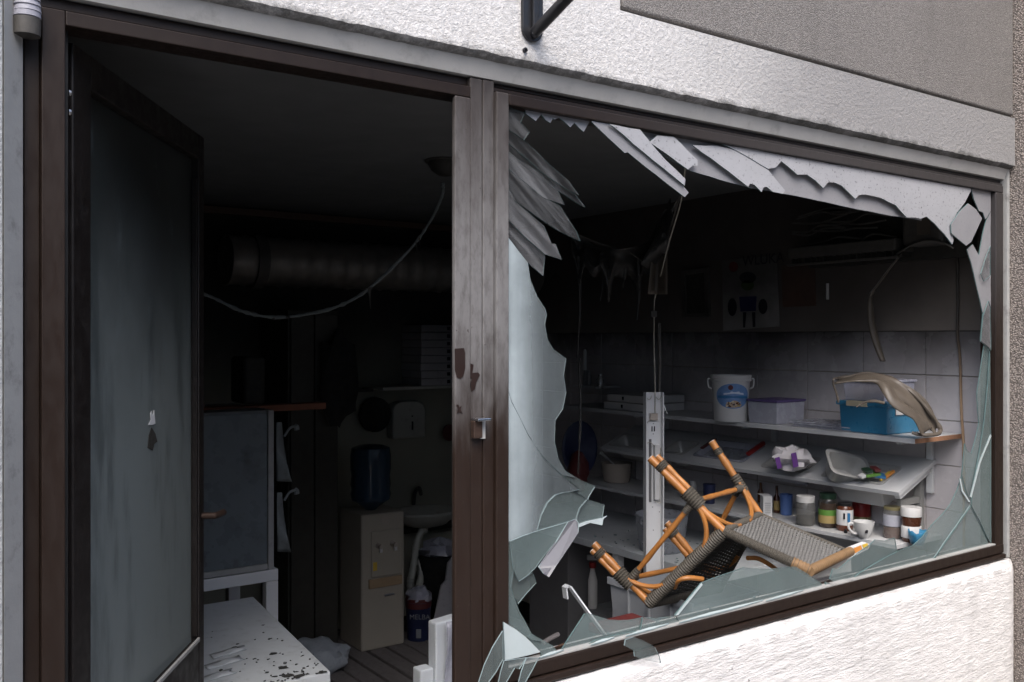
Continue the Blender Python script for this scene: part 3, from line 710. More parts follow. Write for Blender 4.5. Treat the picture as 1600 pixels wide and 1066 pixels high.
for i, p in enumerate(pans):
    t = pan(*p, [.10,.06,.05,.09,.09][i], 'plastic_tray' if i == 2 else 'steel_pan', pn[i], 'clear_plastic' if i == 2 else 'pan_steel')
    if i == 2:
        b = B(); bbox_(b, p[0]-.006, p[0]+.016, p[2]+.05, p[3]+.01, .006, .026); b.build('handle', M['red'], t, bev=.006)
        b = B(); bbox_(b, p[1]-.016, p[1]+.006, p[2]+.06, p[3], .006, .016); b.build('handle', M['red_dull'], t, bev=.004)
# deep tub of the end pan, seen under the board
p = pans[0]
tb = B()
def under(g, h): return [bp(p[0]+.004+g, p[2]+.004+g, h), bp(p[0]+.004+g, p[3]-.004-g, h), bp(p[1]-.004-g, p[3]-.004-g, h), bp(p[1]-.004-g, p[2]+.004+g, h)]
tb.rings([under(.035, -.135), under(.030, -.13), under(.004, -.019)], 0, True, False)
tag(tb.build('pan_tub', M['white_plastic'], None, bev=.008), 'white plastic tub hanging under the near end of the tilted counter', 'tub')
p = pans[1]; tb = B(); tb.rings([under(.02, -.085), under(.004, -.019)], 0, True, False)
tag(tb.build('hanging_tub', M['clear_plastic'], None, bev=.006), 'clear shallow tub hanging under the purple bag pan', 'tub')
p = pans[2]; tb = B(); tb.rings([under(.045, -.10), under(.004, -.019)], 0, True, False)
ht = thing('yellowed_tub', 'clear tub with yellow residue hanging under the red handled tray', 'tub', bp(p[0], p[2], -.05))
tb.build('tub_body', M['clear_tub'], ht, bev=.006)
tb = B(); tb.rings([under(.05, -.096), under(.04, -.07)], 0, True, False); tb.build('residue', M['mustard'], ht)
# tipped steel pan lying in the end pan
p = pans[0]
tp = thing('tipped_pan', 'empty steel pan tipped on edge inside the end pan', 'pan', bp(p[1]-.06, p[2]+.1, .03))
c = P(1326, 727, T=3.92); ax_u = (RT*.95 - UP*.22 + FW*.15).normalized(); ax_n = (UP*.72 - FW*.62 - RT*.12).normalized(); ax_n = (ax_n - ax_u*ax_n.dot(ax_u)).normalized(); ax_v = ax_n.cross(ax_u)
def rr_(hx, hy, h, r=.03, n=4):
    out = []
    for (sx, sy, s) in ((1,1,0),(-1,1,1),(-1,-1,2),(1,-1,3)):
        for k in range(n+1):
            a = math.pi/2*(s+k/n); out.append(c + ax_u*((hx-r)*sx + r*math.cos(a)) + ax_v*((hy-r)*sy + r*math.sin(a)) + ax_n*h)
    return out
b = B(); b.rings([rr_(.098,.070,.0), rr_(.098,.070,.003), rr_(.086,.058,.003), rr_(.080,.052,-.02), rr_(.066,.040,-.075), rr_(.03,.018,-.08,.012), rr_(.004,.003,-.08,.002)], 0, False)
b.build('pan_shell', M['pan_steel'], tp, solid=.0015)
# packets in the end pan
for k, (px, py, w, h, a, m, lb) in enumerate([(1352,742,10,18,.5,'paper','white slip'),(1362,741,13,20,.2,'green_lbl','green packet'),(1374,743,12,15,-.3,'ribbon','blue packet'),(1368,733,16,8,.1,'red_dull','dull red packet'),(1383,744,4,20,.75,'yellow','yellow packet'),(1389,742,4,20,.75,'orange','orange packet'),(1355,735,14,10,.2,'green_lid','dark green packet')]):
    q = P(px, py, T=3.84); s = 3.84/FPX; u = RT*math.cos(a) + UP*math.sin(a)*.6 + FW*.5*math.sin(a); u.normalize(); v = (ub.cross(u)).normalized(); w_ = u.cross(v)
    b = B(); b.obox(q, u, v, w_, h*s*.6, w*s*.6, .006)
    tag(b.build('sachet', M[m], None, bev=.003), f'{lb} among the packets in the end pan', 'packet', 'packets in the end pan')
# bag with purple print standing in the second pan
p = pans[1]; yc = (p[0]+p[1])/2
bgt = thing('printed_bag', 'crumpled white bag with purple print lying in a steel pan', 'bag', bp(yc, .12, 0))
c = P(1238, 717, T=4.1)
b = B(); b.sphere(c, .085, .085, .052, 18, 0, .5, 3); b.build('bag_body', M['bag_white'], bgt)
for x0, x1, ya, yb2 in ((1211,1222,716,733),(1236,1248,709,731)):
    B().prism([P(x0, ya, T=3.995), P(x1-4, ya-2, T=3.995), P(x1, yb2-2, T=4.0), P(x0+4, yb2, T=4.0)], FW*.004).build('print_patch', M['bag_print'], bgt)

# ---- third shelf with jars
Z3 = P(1340, 840, X=XF).z
s3 = thing('jar_shelf', 'lower white shelf lined with jars, bottles and a cup', 'shelf', (3.55, 1.2, Z3))
B().box(XF, XW-.003, yr-.02, 2.35, Z3-.018, Z3).build('shelf_board', M['white_lam'], s3, bev=.0012)
for yy in (yr+.1, 1.2, 2.0): B().box(XF+.08, XW-.004, yy-.01, yy+.01, Z3-.045, Z3-.0185).build('shelf_bracket', M['white_paint'], s3)
B().box(XW-.03, XW-.004, yr+.36, yr+.39, Z3, 1.2).build('upright', M['white_paint'], s3)
def at_shelf(px, yb, Z): q = P(px, yb, Z=Z); return q, depth(q)/FPX
def vessel(name, label, cat, px, yb, yt, hw, prof, Z=None, n=20, group=None, fwd=0.0):
    """upright round vessel: prof = list of (part name, [(r 0..1, h 0..1), ...], material)"""
    q, s = at_shelf(px, yb, Z or Z3); H = (yb-yt)*s; r = hw*s
    q = q + Vector((.5773,.8165,0))*(r*.9 + fwd)
    t = thing(name, label, cat, q, group)
    for nm, pf, m in prof: B().lathe([(a*r, b*H + .0008) for a, b in pf], q, n).build(nm, M[m], t)
    return t, q, r, H
vessel('glass_jar', 'glass jar with white lid and black contents on the lower shelf', 'jar', 1263, 823, 777, 15, [('jar', [(.85,0),(1,.06),(1,.72),(.9,.78)], 'jar_glass'), ('contents', [(.83,.01),(.95,.07),(.95,.30),(.1,.31)], 'black_liq'), ('lid', [(.94,.79),(.95,.99),(.9,1.0)], 'white_plastic')], 0)
vessel('pickle_jar', 'jar with dark green lid and yellow green label', 'jar', 1298, 826, 773, 14.5, [('jar', [(.88,0),(1,.06),(1,.76),(.86,.84)], 'dark_glass'), ('contents', [(.8,.01),(.93,.07),(.93,.72),(.1,.73)], 'amber'), ('label', [(1.01,.14),(1.015,.15),(1.015,.42),(1.01,.43)], 'mustard'), ('label_band', [(1.02,.37),(1.025,.38),(1.025,.52),(1.02,.53)], 'green_lbl'), ('lid', [(.88,.85),(.9,.99),(.84,1.0)], 'green_lid')], 0)
vessel('labelled_jar', 'dark jar with white and blue paper label beside the white cup', 'jar', 1324, 831, 788, 12.5, [('jar', [(.88,0),(1,.06),(1,.8),(.8,.9)], 'brown_liq'), ('label', [(1.01,.22),(1.02,.23),(1.02,.76),(1.01,.77)], 'paper'), ('lid', [(.82,.9),(.84,.99),(.8,1.0)], 'black_metal')], 0)
for px, py, w, h, m, off in ((1319,807,2,9,'ink_dark',.0), (1326,809,4,14,'ribbon',.0)):
    q_ = P(px, py, T=depth(P(1324, 831, Z=Z3))-.004); s_ = 3.9/FPX
    B().obox(q_, RT, FW, UP, w*s_*.5, .004, h*s_*.5).build('label_print', M[m], bpy.data.objects['labelled_jar'])
vessel('red_can', 'red tin can with gold print behind the white cup', 'can', 1358, 822, 790, 14, [('can', [(.97,0),(1,.03),(1,.97),(.95,1.0)], 'red'), ('print', [(1.005,.1),(1.01,.12),(1.01,.3),(1.005,.32)], 'gold')], 0, fwd=.05)
vessel('tall_jar', 'tall jar with gold lid and brown contents next to the white lidded jar', 'jar', 1400, 843, 794, 14.5, [('jar', [(.9,0),(1,.05),(1,.84),(.92,.9)], 'jar_glass'), ('contents', [(.85,.01),(.95,.06),(.95,.36),(.1,.4)], 'brown_liq'), ('label', [(1.01,.4),(1.015,.41),(1.015,.74),(1.01,.75)], 'clear_plastic'), ('lid', [(.92,.91),(.94,.99),(.9,1.0)], 'gold')], 0)
vessel('spread_jar', 'chocolate spread jar with wide white lid at the shelf end', 'jar', 1430, 849, 795, 16, [('jar', [(.86,0),(.92,.05),(.86,.45),(.96,.7),(.9,.76)], 'choc'), ('label', [(.93,.12),(.95,.13),(.93,.45),(.91,.46)], 'paper'), ('lid', [(1.0,.74),(1.0,.97),(.95,1.0)], 'white_plastic')], 0)
vessel('sauce_bottle', 'dark red sauce bottle behind the small white carton', 'bottle', 1193, 788, 757, 5, [('bottle', [(.9,0),(1,.05),(1,.5),(.45,.7),(.4,1)], 'amber')], 0, 12, fwd=.04)
vessel('oil_bottle', 'small dark bottle with yellow label beside the blue mug', 'bottle', 1215, 802, 760, 5, [('bottle', [(.9,0),(1,.05),(1,.55),(.45,.68),(.42,1)], 'choc'), ('label', [(1.03,.1),(1.06,.11),(1.06,.44),(1.03,.45)], 'mustard')], 0, 12)
vessel('blue_mug', 'matt blue plastic mug on the lower shelf', 'mug', 1231, 806, 774, 10, [('mug', [(.86,0),(.9,.03),(1,1),(.93,1),(.85,.06)], 'blue_mug')], 0, 18)
vessel('steel_shaker', 'dark steel shaker at the far part of the lower shelf', 'shaker', 1083, 783, 753, 7, [('shaker', [(.9,0),(1,.05),(1,.8),(.8,.9),(.7,1)], 'grey_plastic')], 0, 14)
vessel('navy_tub', 'navy tub under the yellowed hanging tub', 'tub', 1110, 788, 758, 10, [('tub', [(.86,0),(1,1),(.9,1)], 'navy')], 0, 14)
# small white carton
q, s = at_shelf(1199, 809, Z3); ct = thing('small_carton', 'small white printed carton beside the sauce bottle', 'carton', q)
B().obox(q + Vector((0,0,17*s)) + FW*.02, RT, FW, UP, 7*s, 9*s, 17*s).build('carton_body', M['paper'], ct, bev=.001)
b = B()
for k in range(6): b.obox(q + Vector((0,0,(8+k*3)*s)) + FW*(.02-9*s-.0006), RT, FW, UP, 4.6*s, .0004, .5*s)
b.build('print_lines', M['grey_plastic'], ct)
B().prism([q + Vector((0,0,34.2*s)) + RT*(-7*s) + FW*.01, q + Vector((0,0,34.2*s)) + RT*(7*s) + FW*.01, q + Vector((0,0,34.6*s)) + RT*(6*s) + FW*.045, q + Vector((0,0,34.6*s)) + RT*(-12*s) + FW*.045], (0,0,.001)).build('flap', M['paper'], ct)
# white cup
cup, q, r, H = vessel('coffee_cup', 'white coffee cup with a small black emblem at the shelf edge', 'cup', 1355, 844, 818, 17, [('cup', [(.38,0),(.42,.02),(.62,.25),(.86,.6),(.99,1),(.93,1),(.8,.6),(.5,.2),(.05,.12)], 'white_plastic')], 0, 24)
B().tube(bez([q - RT*(r*.86) + UP*(H*.86), q - RT*(r*1.3) + UP*(H*.88), q - RT*(r*1.36) + UP*(H*.6), q - RT*(r*.95) + UP*(H*.3), q - RT*(r*.58) + UP*(H*.28)], 6), .0052, 8).build('handle', M['white_plastic'], cup)
b = B(); e0 = q - FW*(r*.83) + UP*(H*.52) - RT*(r*.02)
b.prism([e0 + RT*x*r + UP*z*H - FW*(z*.16*r) for x, z in ((-.12,-.13),(.10,-.14),(.13,.02),(.08,.10),(.02,.16),(-.05,.15),(-.06,.06),(-.13,.03))], FW*.004); b.build('emblem', M['ink_dark'], cup)
vessel('sink_plug', 'small black knob lying at the edge of the jar shelf', 'knob', 1321, 833, 827, 3, [('knob', [(.8,0),(1,.3),(.6,1)], 'black_metal')], 0, 10, fwd=-.01)
# teaspoon by the glass jar
q, s = at_shelf(1238, 807, Z3); sp = B(); sp.tube([q + UP*.004, q + RT*.03 + UP*.005], [.002,.003], 6); sp.sphere(q + RT*.04 + UP*.005, .010, .008, .003, 8)
tag(sp.build('teaspoon', M['chrome']), 'shiny teaspoon lying before the blue mug', 'spoon')
# blue crumpled packet
wp, q, r, H = vessel('blue_wrapper', 'crumpled bright blue paper cup at the end of the jar shelf', 'paper cup', 1437, 853, 832, 14, [('foot', [(.60,0),(.62,.04),(.60,.06)], 'blue_box')], 0, 14, fwd=-.01)
b = B(); b.rings([[q + Vector((math.cos(k*.4488), math.sin(k*.4488), 0))*(r*(.6+.45*f)*(1+.22*noise.noise(Vector((k*1.7, f*3, 2))))) + UP*(H*(.06+f*(.95+.12*math.sin(k*2.1)))) for k in range(14)] for f in (0,.3,.6,1)], 0, False); b.build('cup_wall', M['blue_box'], wp, solid=.0015, fix=False)

# ---- things on the top shelf
q, s = at_shelf(1148, 660, Z1T); r = 29*s; H = 73*s; q = q + FW*(r*.9)
bk = thing('white_bucket', 'white plastic bucket with oval blue fruit label on the upper shelf', 'bucket', q)
B().lathe([(r*.88,.001),(r*.9,.004),(r*1.02,H*.86),(r*1.1,H*.87),(r*1.1,H*.9),(r*1.06,H*.91),(r*1.1,H*.95),(r*1.12,H),(r*1.02,H),(r*.86,.006)], q, 32).build('bucket_body', M['white_plastic'], bk)
for sg in (-1, 1):
    B().tube(bez([q + RT*sg*r*1.04 + UP*H*.70, q + RT*sg*r*1.22 + UP*H*.74, q + RT*sg*r*1.26 + UP*H*.9, q + RT*sg*r*1.1 + UP*H*.92], 5), .004, 6).build('handle_lug', M['white_plastic'], bk)
def wrap_patch(poly, off, m, nm, par, q=q, r=r, H=H):
    """flat print bent round the bucket; poly in (angle, height 0..1)"""
    def pt(a, z, o): rad = r*(.9 + .12*z/.86) + o; return q + RT*(rad*math.sin(a)) - FW*(rad*math.cos(a)) + UP*(z*H)
    cx = sum(p_[0] for p_ in poly)/len(poly); cz = sum(p_[1] for p_ in poly)/len(poly)
    b = B(); K = 6; rings = []
    for k in range(K+1):
        f = max(k/K, .01); rings.append([pt(cx+(a-cx)*f, cz+(z-cz)*f, off) for a, z in poly])
    b.rings(rings, 0, False); return b.build(nm, M[m], par, fix=False)
oval = lambda ca, cz, ra, rz, n=28: [(ca+ra*math.cos(2*math.pi*k/n), cz+rz*math.sin(2*math.pi*k/n)) for k in range(n)]
lb_ = wrap_patch(oval(-.1,.56,1.0,.27), .0010, 'sky_lbl', 'label', bk)
wrap_patch([(-.62,.62),(-.2,.66),(.2,.66),(.5,.62),(.5,.585),(-.62,.585)], .0017, 'pale_lbl', 'label_panel', lb_)
wrap_patch(oval(-.24,.745,.13,.055,16), .0026, 'red_dull', 'label_seal', lb_)
wrap_patch([(-.98,.565),(-.5,.57),(.4,.57),(.80,.565),(.78,.515),(.4,.51),(-.5,.51),(-.96,.515)], .0034, 'ribbon', 'label_ribbon', lb_)
wrap_patch([(-.52,.36),(-.45,.41),(-.25,.43),(-.1,.47),(.1,.46),(.25,.42),(.38,.38),(.30,.335),(.0,.315),(-.3,.32)], .0038, 'cream', 'label_fruit', lb_)
random.seed(21)
for k in range(26):
    a = -.06 + rnd(-.40,.40); z = .385 + rnd(-.05,.06); wrap_patch(oval(a, z, rnd(.03,.07), rnd(.010,.020), 8), .0042+k*.0001, ['amber','paper_cream','navy','mustard','amber','navy','beige'][k % 7], 'label_fruit', lb_)
# tubs
def tub(t, pts, z0, z1, taper, m, nm, wall=.003, bev=.006):
    """tapered open-top tub from four floor corners"""
    c = sum((Vector(p_) for p_ in pts), Vector())/4; b = B()
    sc = lambda k, z: [Vector((c.x + (p_[0]-c.x)*k, c.y + (p_[1]-c.y)*k, z)) for p_ in pts]
    b.rings([sc(1-taper, z0), sc(1, z1), sc(1-wall*20, z1), sc(1-taper-wall*20, z0+wall)], 0, True, False)
    return b.build(nm, M[m], t, bev=bev)
def lidbox(t, pts, z0, z1, grow, m, nm, bev=.004):
    c = sum((Vector(p_) for p_ in pts), Vector())/4
    sc = lambda k, z: [Vector((c.x + (p_[0]-c.x)*k, c.y + (p_[1]-c.y)*k, z)) for p_ in pts]
    return B().rings([sc(1+grow, z0), sc(1+grow, z1)], 0, True, False).build(nm, M[m], t, bev=bev)
def shelf_rect(pl, pr, dep, Z):
    ya, yc2 = P(*pl, X=XF+.02).y, P(*pr, X=XF+.02).y
    return [Vector((XF+.02, ya, Z)), Vector((XF+.02, yc2, Z)), Vector((XF+.02+dep, yc2, Z)), Vector((XF+.02+dep, ya, Z))]
r4 = shelf_rect((1168,661), (1214,664), .20, Z1T); t = thing('lidded_box', 'clear food box with dark purple lid beside the white bucket', 'box', r4[0])
zt = Z1T + 33*depth(r4[0])/FPX
tub(t, r4, Z1T+.001, zt, .06, 'clear_plastic', 'box_body'); lidbox(t, r4, zt+.001, zt+.012, .05, 'purple', 'lid')
for k in range(4):
    q = P(1252, 672, Z=Z1T+.002); off = Vector((rnd(-.01,.01), rnd(-.02,.02), 0))
    pts = [Vector((XF+.03, q.y-.15, 0)) + off, Vector((XF+.24, q.y-.15, 0)) + off, Vector((XF+.24, q.y+.15, 0)) + off, Vector((XF+.03, q.y+.15, 0)) + off]
    z = Z1T + .001 + k*.006
    tag(B().prism([p_ + Vector((0,0,z)) for p_ in pts], (0,0,.005)).build('flat_tray', M['clear_plastic'], None, bev=.002), 'flat clear plastic tray, ' + ['bottom', 'second', 'third', 'topmost'][k] + ' of the pile beside the blue box', 'tray', 'pile of trays')
r5 = shelf_rect((1311,680), (1386,685), .25, Z1T)
bb = thing('blue_storage_box', 'blue plastic storage box with taped rim on the upper shelf', 'storage box', r5[0])
zt = Z1T + 46*depth(r5[0])/FPX
tub(bb, r5, Z1T+.001, zt, .05, 'blue_box', 'box_body', bev=.012); lidbox(bb, r5, zt-.012, zt+.006, .09, 'blue_box', 'rim', .005)
c5 = sum(r5, Vector())/4; e0 = c5 + (r5[0]-c5)*1.092; e1 = c5 + (r5[1]-c5)*1.092; ed = (e1-e0); en = Vector((-ed.y, ed.x, 0)).normalized(); en = en if en.dot(FW) > 0 else -en
f0, f1 = .22, .62
B().hexa([e0+ed*f0-en*.001+UP*(zt-.014-e0.z), e0+ed*f1-en*.001+UP*(zt-.014-e0.z), e0+ed*f1+en*.004+UP*(zt-.014-e0.z), e0+ed*f0+en*.004+UP*(zt-.014-e0.z), e0+ed*f0-en*.001+UP*(zt+.0075-e0.z), e0+ed*f1-en*.001+UP*(zt+.0075-e0.z), e0+ed*f1+en*.02+UP*(zt+.0075-e0.z), e0+ed*f0+en*.02+UP*(zt+.0075-e0.z)]).build('masking_tape', M['paper_cream'], bb)
# side label
sd = (r5[2]-r5[1]); sn = Vector((sd.y, -sd.x, 0)).normalized(); sn = sn if sn.dot(RT) > 0 else -sn
o5 = c5 + (r5[1]-c5)*1.0
B().prism([o5+sd*.22+sn*.003+UP*(zt-.045-o5.z), o5+sd*.62+sn*.003+UP*(zt-.045-o5.z), o5+sd*.62+sn*.004+UP*(zt-.018-o5.z), o5+sd*.22+sn*.004+UP*(zt-.018-o5.z)], sn*.001).build('side_label', M['paper'], bb)
ZB = zt + .0075
r6 = [c5 + (p_-c5)*.88 - RT*.006 for p_ in r5]
t = thing('clear_tub', 'cloudy clear tub standing on the blue storage box', 'tub', (r6[0].x, r6[0].y, ZB))
zt6 = ZB + 31*depth(r5[0])/FPX
tub(t, r6, ZB, zt6, .08, 'cloudy', 'tub_body', bev=.01); lidbox(t, r6, zt6-.006, zt6+.004, .06, 'cloudy', 'rim', .003)
# melted cover drooping over the boxes
mc = thing('melted_cover', 'melted tan plastic cover drooping over the clear tub onto the shelf', 'plastic cover', (c5.x, c5.y, Z1T))
prof = [(1306,592,3.66),(1322,590,3.64),(1345,585,3.62),(1372,586,3.60),(1395,593,3.56),(1416,606,3.53),(1436,624,3.51),(1452,643,3.50),(1464,660,3.50),(1470,672,3.50)]
inner = [(1306,600,3.57),(1322,598,3.56),(1345,598,3.55),(1370,600,3.53),(1384,614,3.49),(1396,632,3.46),(1411,643,3.45),(1426,652,3.46),(1438,668,3.47),(1446,676,3.48)]
pa = bez([P(x, y, T=t_+.10) for x, y, t_ in prof], 4); pb_ = bez([P(x, y, T=t_+.06) for x, y, t_ in inner], 4)
n_ = len(pa)-1
def melt(u, v):
    i = min(n_, int(round(u*n_))); a, c_ = pa[i], pb_[i]
    p_ = a.lerp(c_, v); w_ = math.sin(v*math.pi)
    return p_ - FW*(.035*w_*math.sin(u*5+.6) + .014*math.sin(v*15+u*4)*u) + UP*(.014*math.sin(v*8.5+u*2.5)*min(1, u*1.5)) + RT*(.010*math.sin(u*11+v*6))
B().grid(melt, n_, 14).build('drape', M['melt'], mc, solid=.005, fix=False)
B().tube(pa, [.006 + .004*math.sin(i*.5)**2 for i in range(len(pa))], 8).build('rolled_edge', M['melt'], mc)
B().tube(bez([P(1308,592,T=3.72), P(1303,592,T=3.6), P(1302,600,T=3.6), P(1307,615,T=3.61), P(1310,629,T=3.62)], 5), [.004]*18+[.006,.005,.004], 7).build('drip', M['melt'], mc)
B().tube(bez([P(1382,630,T=3.52), P(1366,627,T=3.53), P(1350,629,T=3.55), P(1338,636,T=3.56)], 5), [.006]*8+[.004]*4+[.003]*4, 7).build('drip', M['melt'], mc)
B().tube(bez([P(1470,672,T=3.6), P(1466,678,T=3.58), P(1450,680,T=3.56), P(1435,679,T=3.56), P(1425,676,T=3.57)], 5), [.008]*12+[.007]*5+[.006]*4, 8).build('puddle', M['melt'], mc)
# pizza boxes and jars at the far end of the shelf
for k in range(2):
    q0 = P(918, 640, Z=Z1T); q1 = P(1005, 645, Z=Z1T)
    z = Z1T + .001 + k*.043
    bx = B().box(XF+.02+k*.008, XW-.03, q1.y, q0.y-.02*k, z, z+.040).build('pizza_carton', M['paper'], None, bev=.003)
    tag(bx, ['lower', 'upper'][k] + ' flat white pizza carton stacked on the far shelf end', 'carton', 'pizza cartons on the wall shelf')
    yy = (q0.y*.55 + q1.y*.45); B().box(XF+.018+k*.008-.001, XF+.019+k*.008+.001, yy-.006, yy+.006, z+.012, z+.030).build('vent_hole', M['ink_dark'], bx)
zf = P(925, 604, X=3.5).z
fs = thing('spice_ledge', 'small far ledge with sooty spice jars above the pizza cartons', 'ledge', P(925, 604, X=3.5))
a = P(912, 604, X=3.5); c = P(930, 604, X=3.5)
B().box(3.5, XW-.003, c.y, a.y+.1, zf-.012, zf).build('ledge_board', M['white_lam'], fs)
for k, (px, yt, hw) in enumerate([(914,566,3),(920,590,4),(916,588,4),(938,598,6)]):
    q = P(px, 604, X=3.55); s = depth(q)/FPX; q.z = zf + .0005 if k < 3 else Z1T + .09
    o = B().lathe([(hw*s*.9,0),(hw*s,.004),(hw*s,.06),(hw*s*.6,.075),(hw*s*.6,.09)], q + Vector((0, 0, 0)), 12).build('spice_jar', M['grey_plastic' if k != 3 else 'foil'])
    tag(o, ['tall thin sooty spice jar on the far ledge', 'squat spice jar at the near end of the far ledge', 'middle sooty spice jar on the far ledge', 'foil topped jar on the pizza cartons'][k], 'jar', 'far spice jars')
    if k == 0: B().lathe([(hw*s*.9,.09),(hw*s*.9,.2),(hw*s*.5,.215)], q, 10).build('neck', M['white_plastic'], o)

# ---- worktop below and things on and under it
ZW = .76; WX = P(1006, 868, Z=ZW).x
wt = thing('worktop', 'grey worktop along the wall beneath the jar shelf', 'worktop', (3.3, 1.5, ZW))
B().box(WX, XW-.008, .95, 2.75, ZW-.035, ZW).build('top', M['white_dust'], wt, bev=.002)
for yy in (.99, 1.62): B().box(WX+.02, WX+.06, yy, yy+.04, 0, ZW-.036).build('leg', M['white_paint'], wt)
B().box(3.22, XW-.01, .42, 2.06, 0.30, .33).build('lower_shelf', M['grey_plastic'], wt)
tag(B().box(3.12, XW-.008, 2.07, 2.42, 0.001, ZW-.037).build('grey_cabinet', M['grey_panel'], None, bev=.003), 'plain grey cabinet standing under the worktop', 'cabinet')
q = P(965, 752, Z=P(943, 756, X=XF).z); Z3b = Z3
bowl, q, r, H = vessel('beige_pot', 'beige round pot with a spoon in it on the lower shelf', 'pot', 966, 756, 726, 24, [('pot', [(.80,0),(.86,.04),(1,.9),(1.03,1),(.96,1),(.84,.1)], 'beige')], 0, 24)
sp = B(); sp.tube([q + RT*.02 + UP*H*.6, q - RT*r*.55 + UP*(H+.02), q - RT*r*1.1 + UP*(H+.06)], [.004,.005,.010], 6)
tag(sp.build('pot_spoon', M['white_plastic']), 'pale spoon leaning out of the beige pot', 'spoon')
tubt, q, r, H = vessel('round_tub', 'large translucent round tub on the worktop behind the lamp strip', 'tub', 1040, 868, 810, 42, [('tub', [(.82,0),(.84,.02),(1,.97),(1.03,1),(.98,1),(.8,.03)], 'clear_tub')], ZW+.001, 28)
# sooty helmet-like pan and red cloth in the far corner
tag(B().lathe([(.02,0),(.12,.01),(.125,.03),(.11,.035),(.03,.012)], P(903, 700, X=3.3), 22, ax=((FW*.3+RT*.95).normalized(), UP, (RT*.3-FW*.95).normalized()), sx=.85, sy=1.25).build('hanging_tray', M['navy']), 'dark round tray hanging in the far corner behind the glass', 'tray')
b = B(); c = P(903, 738, X=3.25); b.sphere(c, .06, .07, .11, 12, 0, .4, 5)
tag(b.build('red_bundle', M['red_dull']), 'dull red bundle below the dark hanging tray', 'bundle')

# stacked crates under the chair
for k in range(4):
    z0 = .004 + k*.213; t = thing('plastic_crate', ['bottom', 'second lowest', 'third', 'top'][k] + ' pale plastic crate in the stack under the rattan chair', 'crate', (2.6, .72, z0), 'stacked plastic crates')
    x0, x1, y0, y1 = 2.43+rnd(-.004,.004), 2.80, .50, .955
    b = B(); b.rings([[(x0+.015,y0+.015,z0),(x1-.015,y0+.015,z0),(x1-.015,y1-.015,z0),(x0+.015,y1-.015,z0)], [(x0+.004,y0+.004,z0+.19),(x1-.004,y0+.004,z0+.19),(x1-.004,y1-.004,z0+.19),(x0+.004,y1-.004,z0+.19)], [(x0+.014,y0+.014,z0+.19),(x1-.014,y0+.014,z0+.19),(x1-.014,y1-.014,z0+.19),(x0+.014,y1-.014,z0+.19)], [(x0+.022,y0+.022,z0+.008),(x1-.022,y0+.022,z0+.008),(x1-.022,y1-.022,z0+.008),(x0+.022,y1-.022,z0+.008)]], 0, True, False)
    b.build('crate_body', M['crate'], t)
    B().box(x0-.006, x0+.003, y0-.004, y1+.004, z0+.178, z0+.206).build('rim', M['crate'], t, bev=.002)
    for j in range(1, 4): B().box(x0-.004, x0+.008, y0+(y1-y0)*j/4-.004, y0+(y1-y0)*j/4+.004, z0+.01, z0+.177).build('rib', M['crate'], t)
rc = thing('red_box', 'red plastic box lid showing just above the broken glass', 'box', (1.95, .36, 0))
z0 = P(972, 969, T=2.95).z
B().box(1.90, 2.06, .26, .42, .004, z0-.03).build('box_body', M['grey_panel'], rc, bev=.004)
B().box(1.885, 2.075, .25, .43, z0-.029, z0).build('lid', M['red_dull'], rc, bev=.006)
sb = thing('spray_bottle', 'white and red spray bottle under the worktop', 'spray bottle', P(926, 990, X=3.25))
q = P(926, 990, X=3.25); q.z = .331
B().lathe([(.022,0),(.026,.01),(.026,.15),(.014,.2),(.012,.22)], q, 14).build('bottle', M['white_plastic'], sb); B().lathe([(.018,.22),(.02,.225),(.02,.25)], q, 12).build('collar', M['red'], sb)
B().obox(q + UP*.275, RT, FW, UP, .032, .010, .014).build('trigger_head', M['white_plastic'], sb, bev=.006)
# scraps on the inner sill
for k, (x0, x1, y, hh, m, lb, nm) in enumerate([(832,882,996,.009,'wood_dark','split brown wood strip lying on the inner sill','wood_strip'), (848,872,1000,.008,'plank','weathered grey wood strip on the inner sill','wood_strip')]):
    a = P(x0, y, Y=.12+.05*k); c = P(x1, y-6, Y=.15+.04*k)
    a.z = c.z = .955 + .018*k; b = B(); b.tube([a, a.lerp(c,.5) + UP*.004, c + UP*.006], hh*.8, 6); tag(b.build(nm, M[m]), lb, 'wood strip')
hk = [P(884,934,Y=.10), P(882,918,Y=.10), P(886,915,Y=.10), P(890,917,Y=.10), P(905,938,Y=.09), P(924,964,Y=.07), P(960,1012,Y=.05)]
b = B()
for i in range(len(hk)-1):
    d = (hk[i+1]-hk[i]); b.obox((hk[i]+hk[i+1])/2, d.normalized(), Vector((0,1,0)), d.normalized().cross(Vector((0,1,0))), d.length/2+.002, .009, .0022)
tag(b.build('hooked_strip', M['white_paint']), 'white metal strip with hooked end leaning behind the glass', 'strip')
tag(B().hexa([P(1268,905,Y=.17), P(1322,893,Y=.17), P(1330,893,Y=.199), P(1275,905,Y=.199), P(1268,889,Y=.17), P(1322,870,Y=.17), P(1330,870,Y=.199), P(1275,889,Y=.199)]).build('white_carton', M['white_plastic']), 'white carton wedged beneath the chair backrest end', 'carton')
pk = thing('snack_packet', 'pointed white packet with yellow and red print beside the chair backrest', 'packet', P(1340, 862, Y=.25))
B().prism([P(1305,872,Y=.24), P(1330,857,Y=.24), P(1354,848,Y=.24), P(1360,851,Y=.24), P(1357,858,Y=.24), P(1330,872,Y=.24)], (0,.02,0)).build('packet_body', M['paper'], pk)
B().prism([P(1334,857,Y=.239), P(1345,852,Y=.239), P(1347,858,Y=.239), P(1336,864,Y=.239)], (0,-.001,0)).build('print_patch', M['orange'], pk)
B().prism([P(1347,851.5,Y=.239), P(1355,848.6,Y=.239), P(1357,856,Y=.239), P(1350,858,Y=.239)], (0,-.001,0)).build('print_patch', M['yellow'], pk)

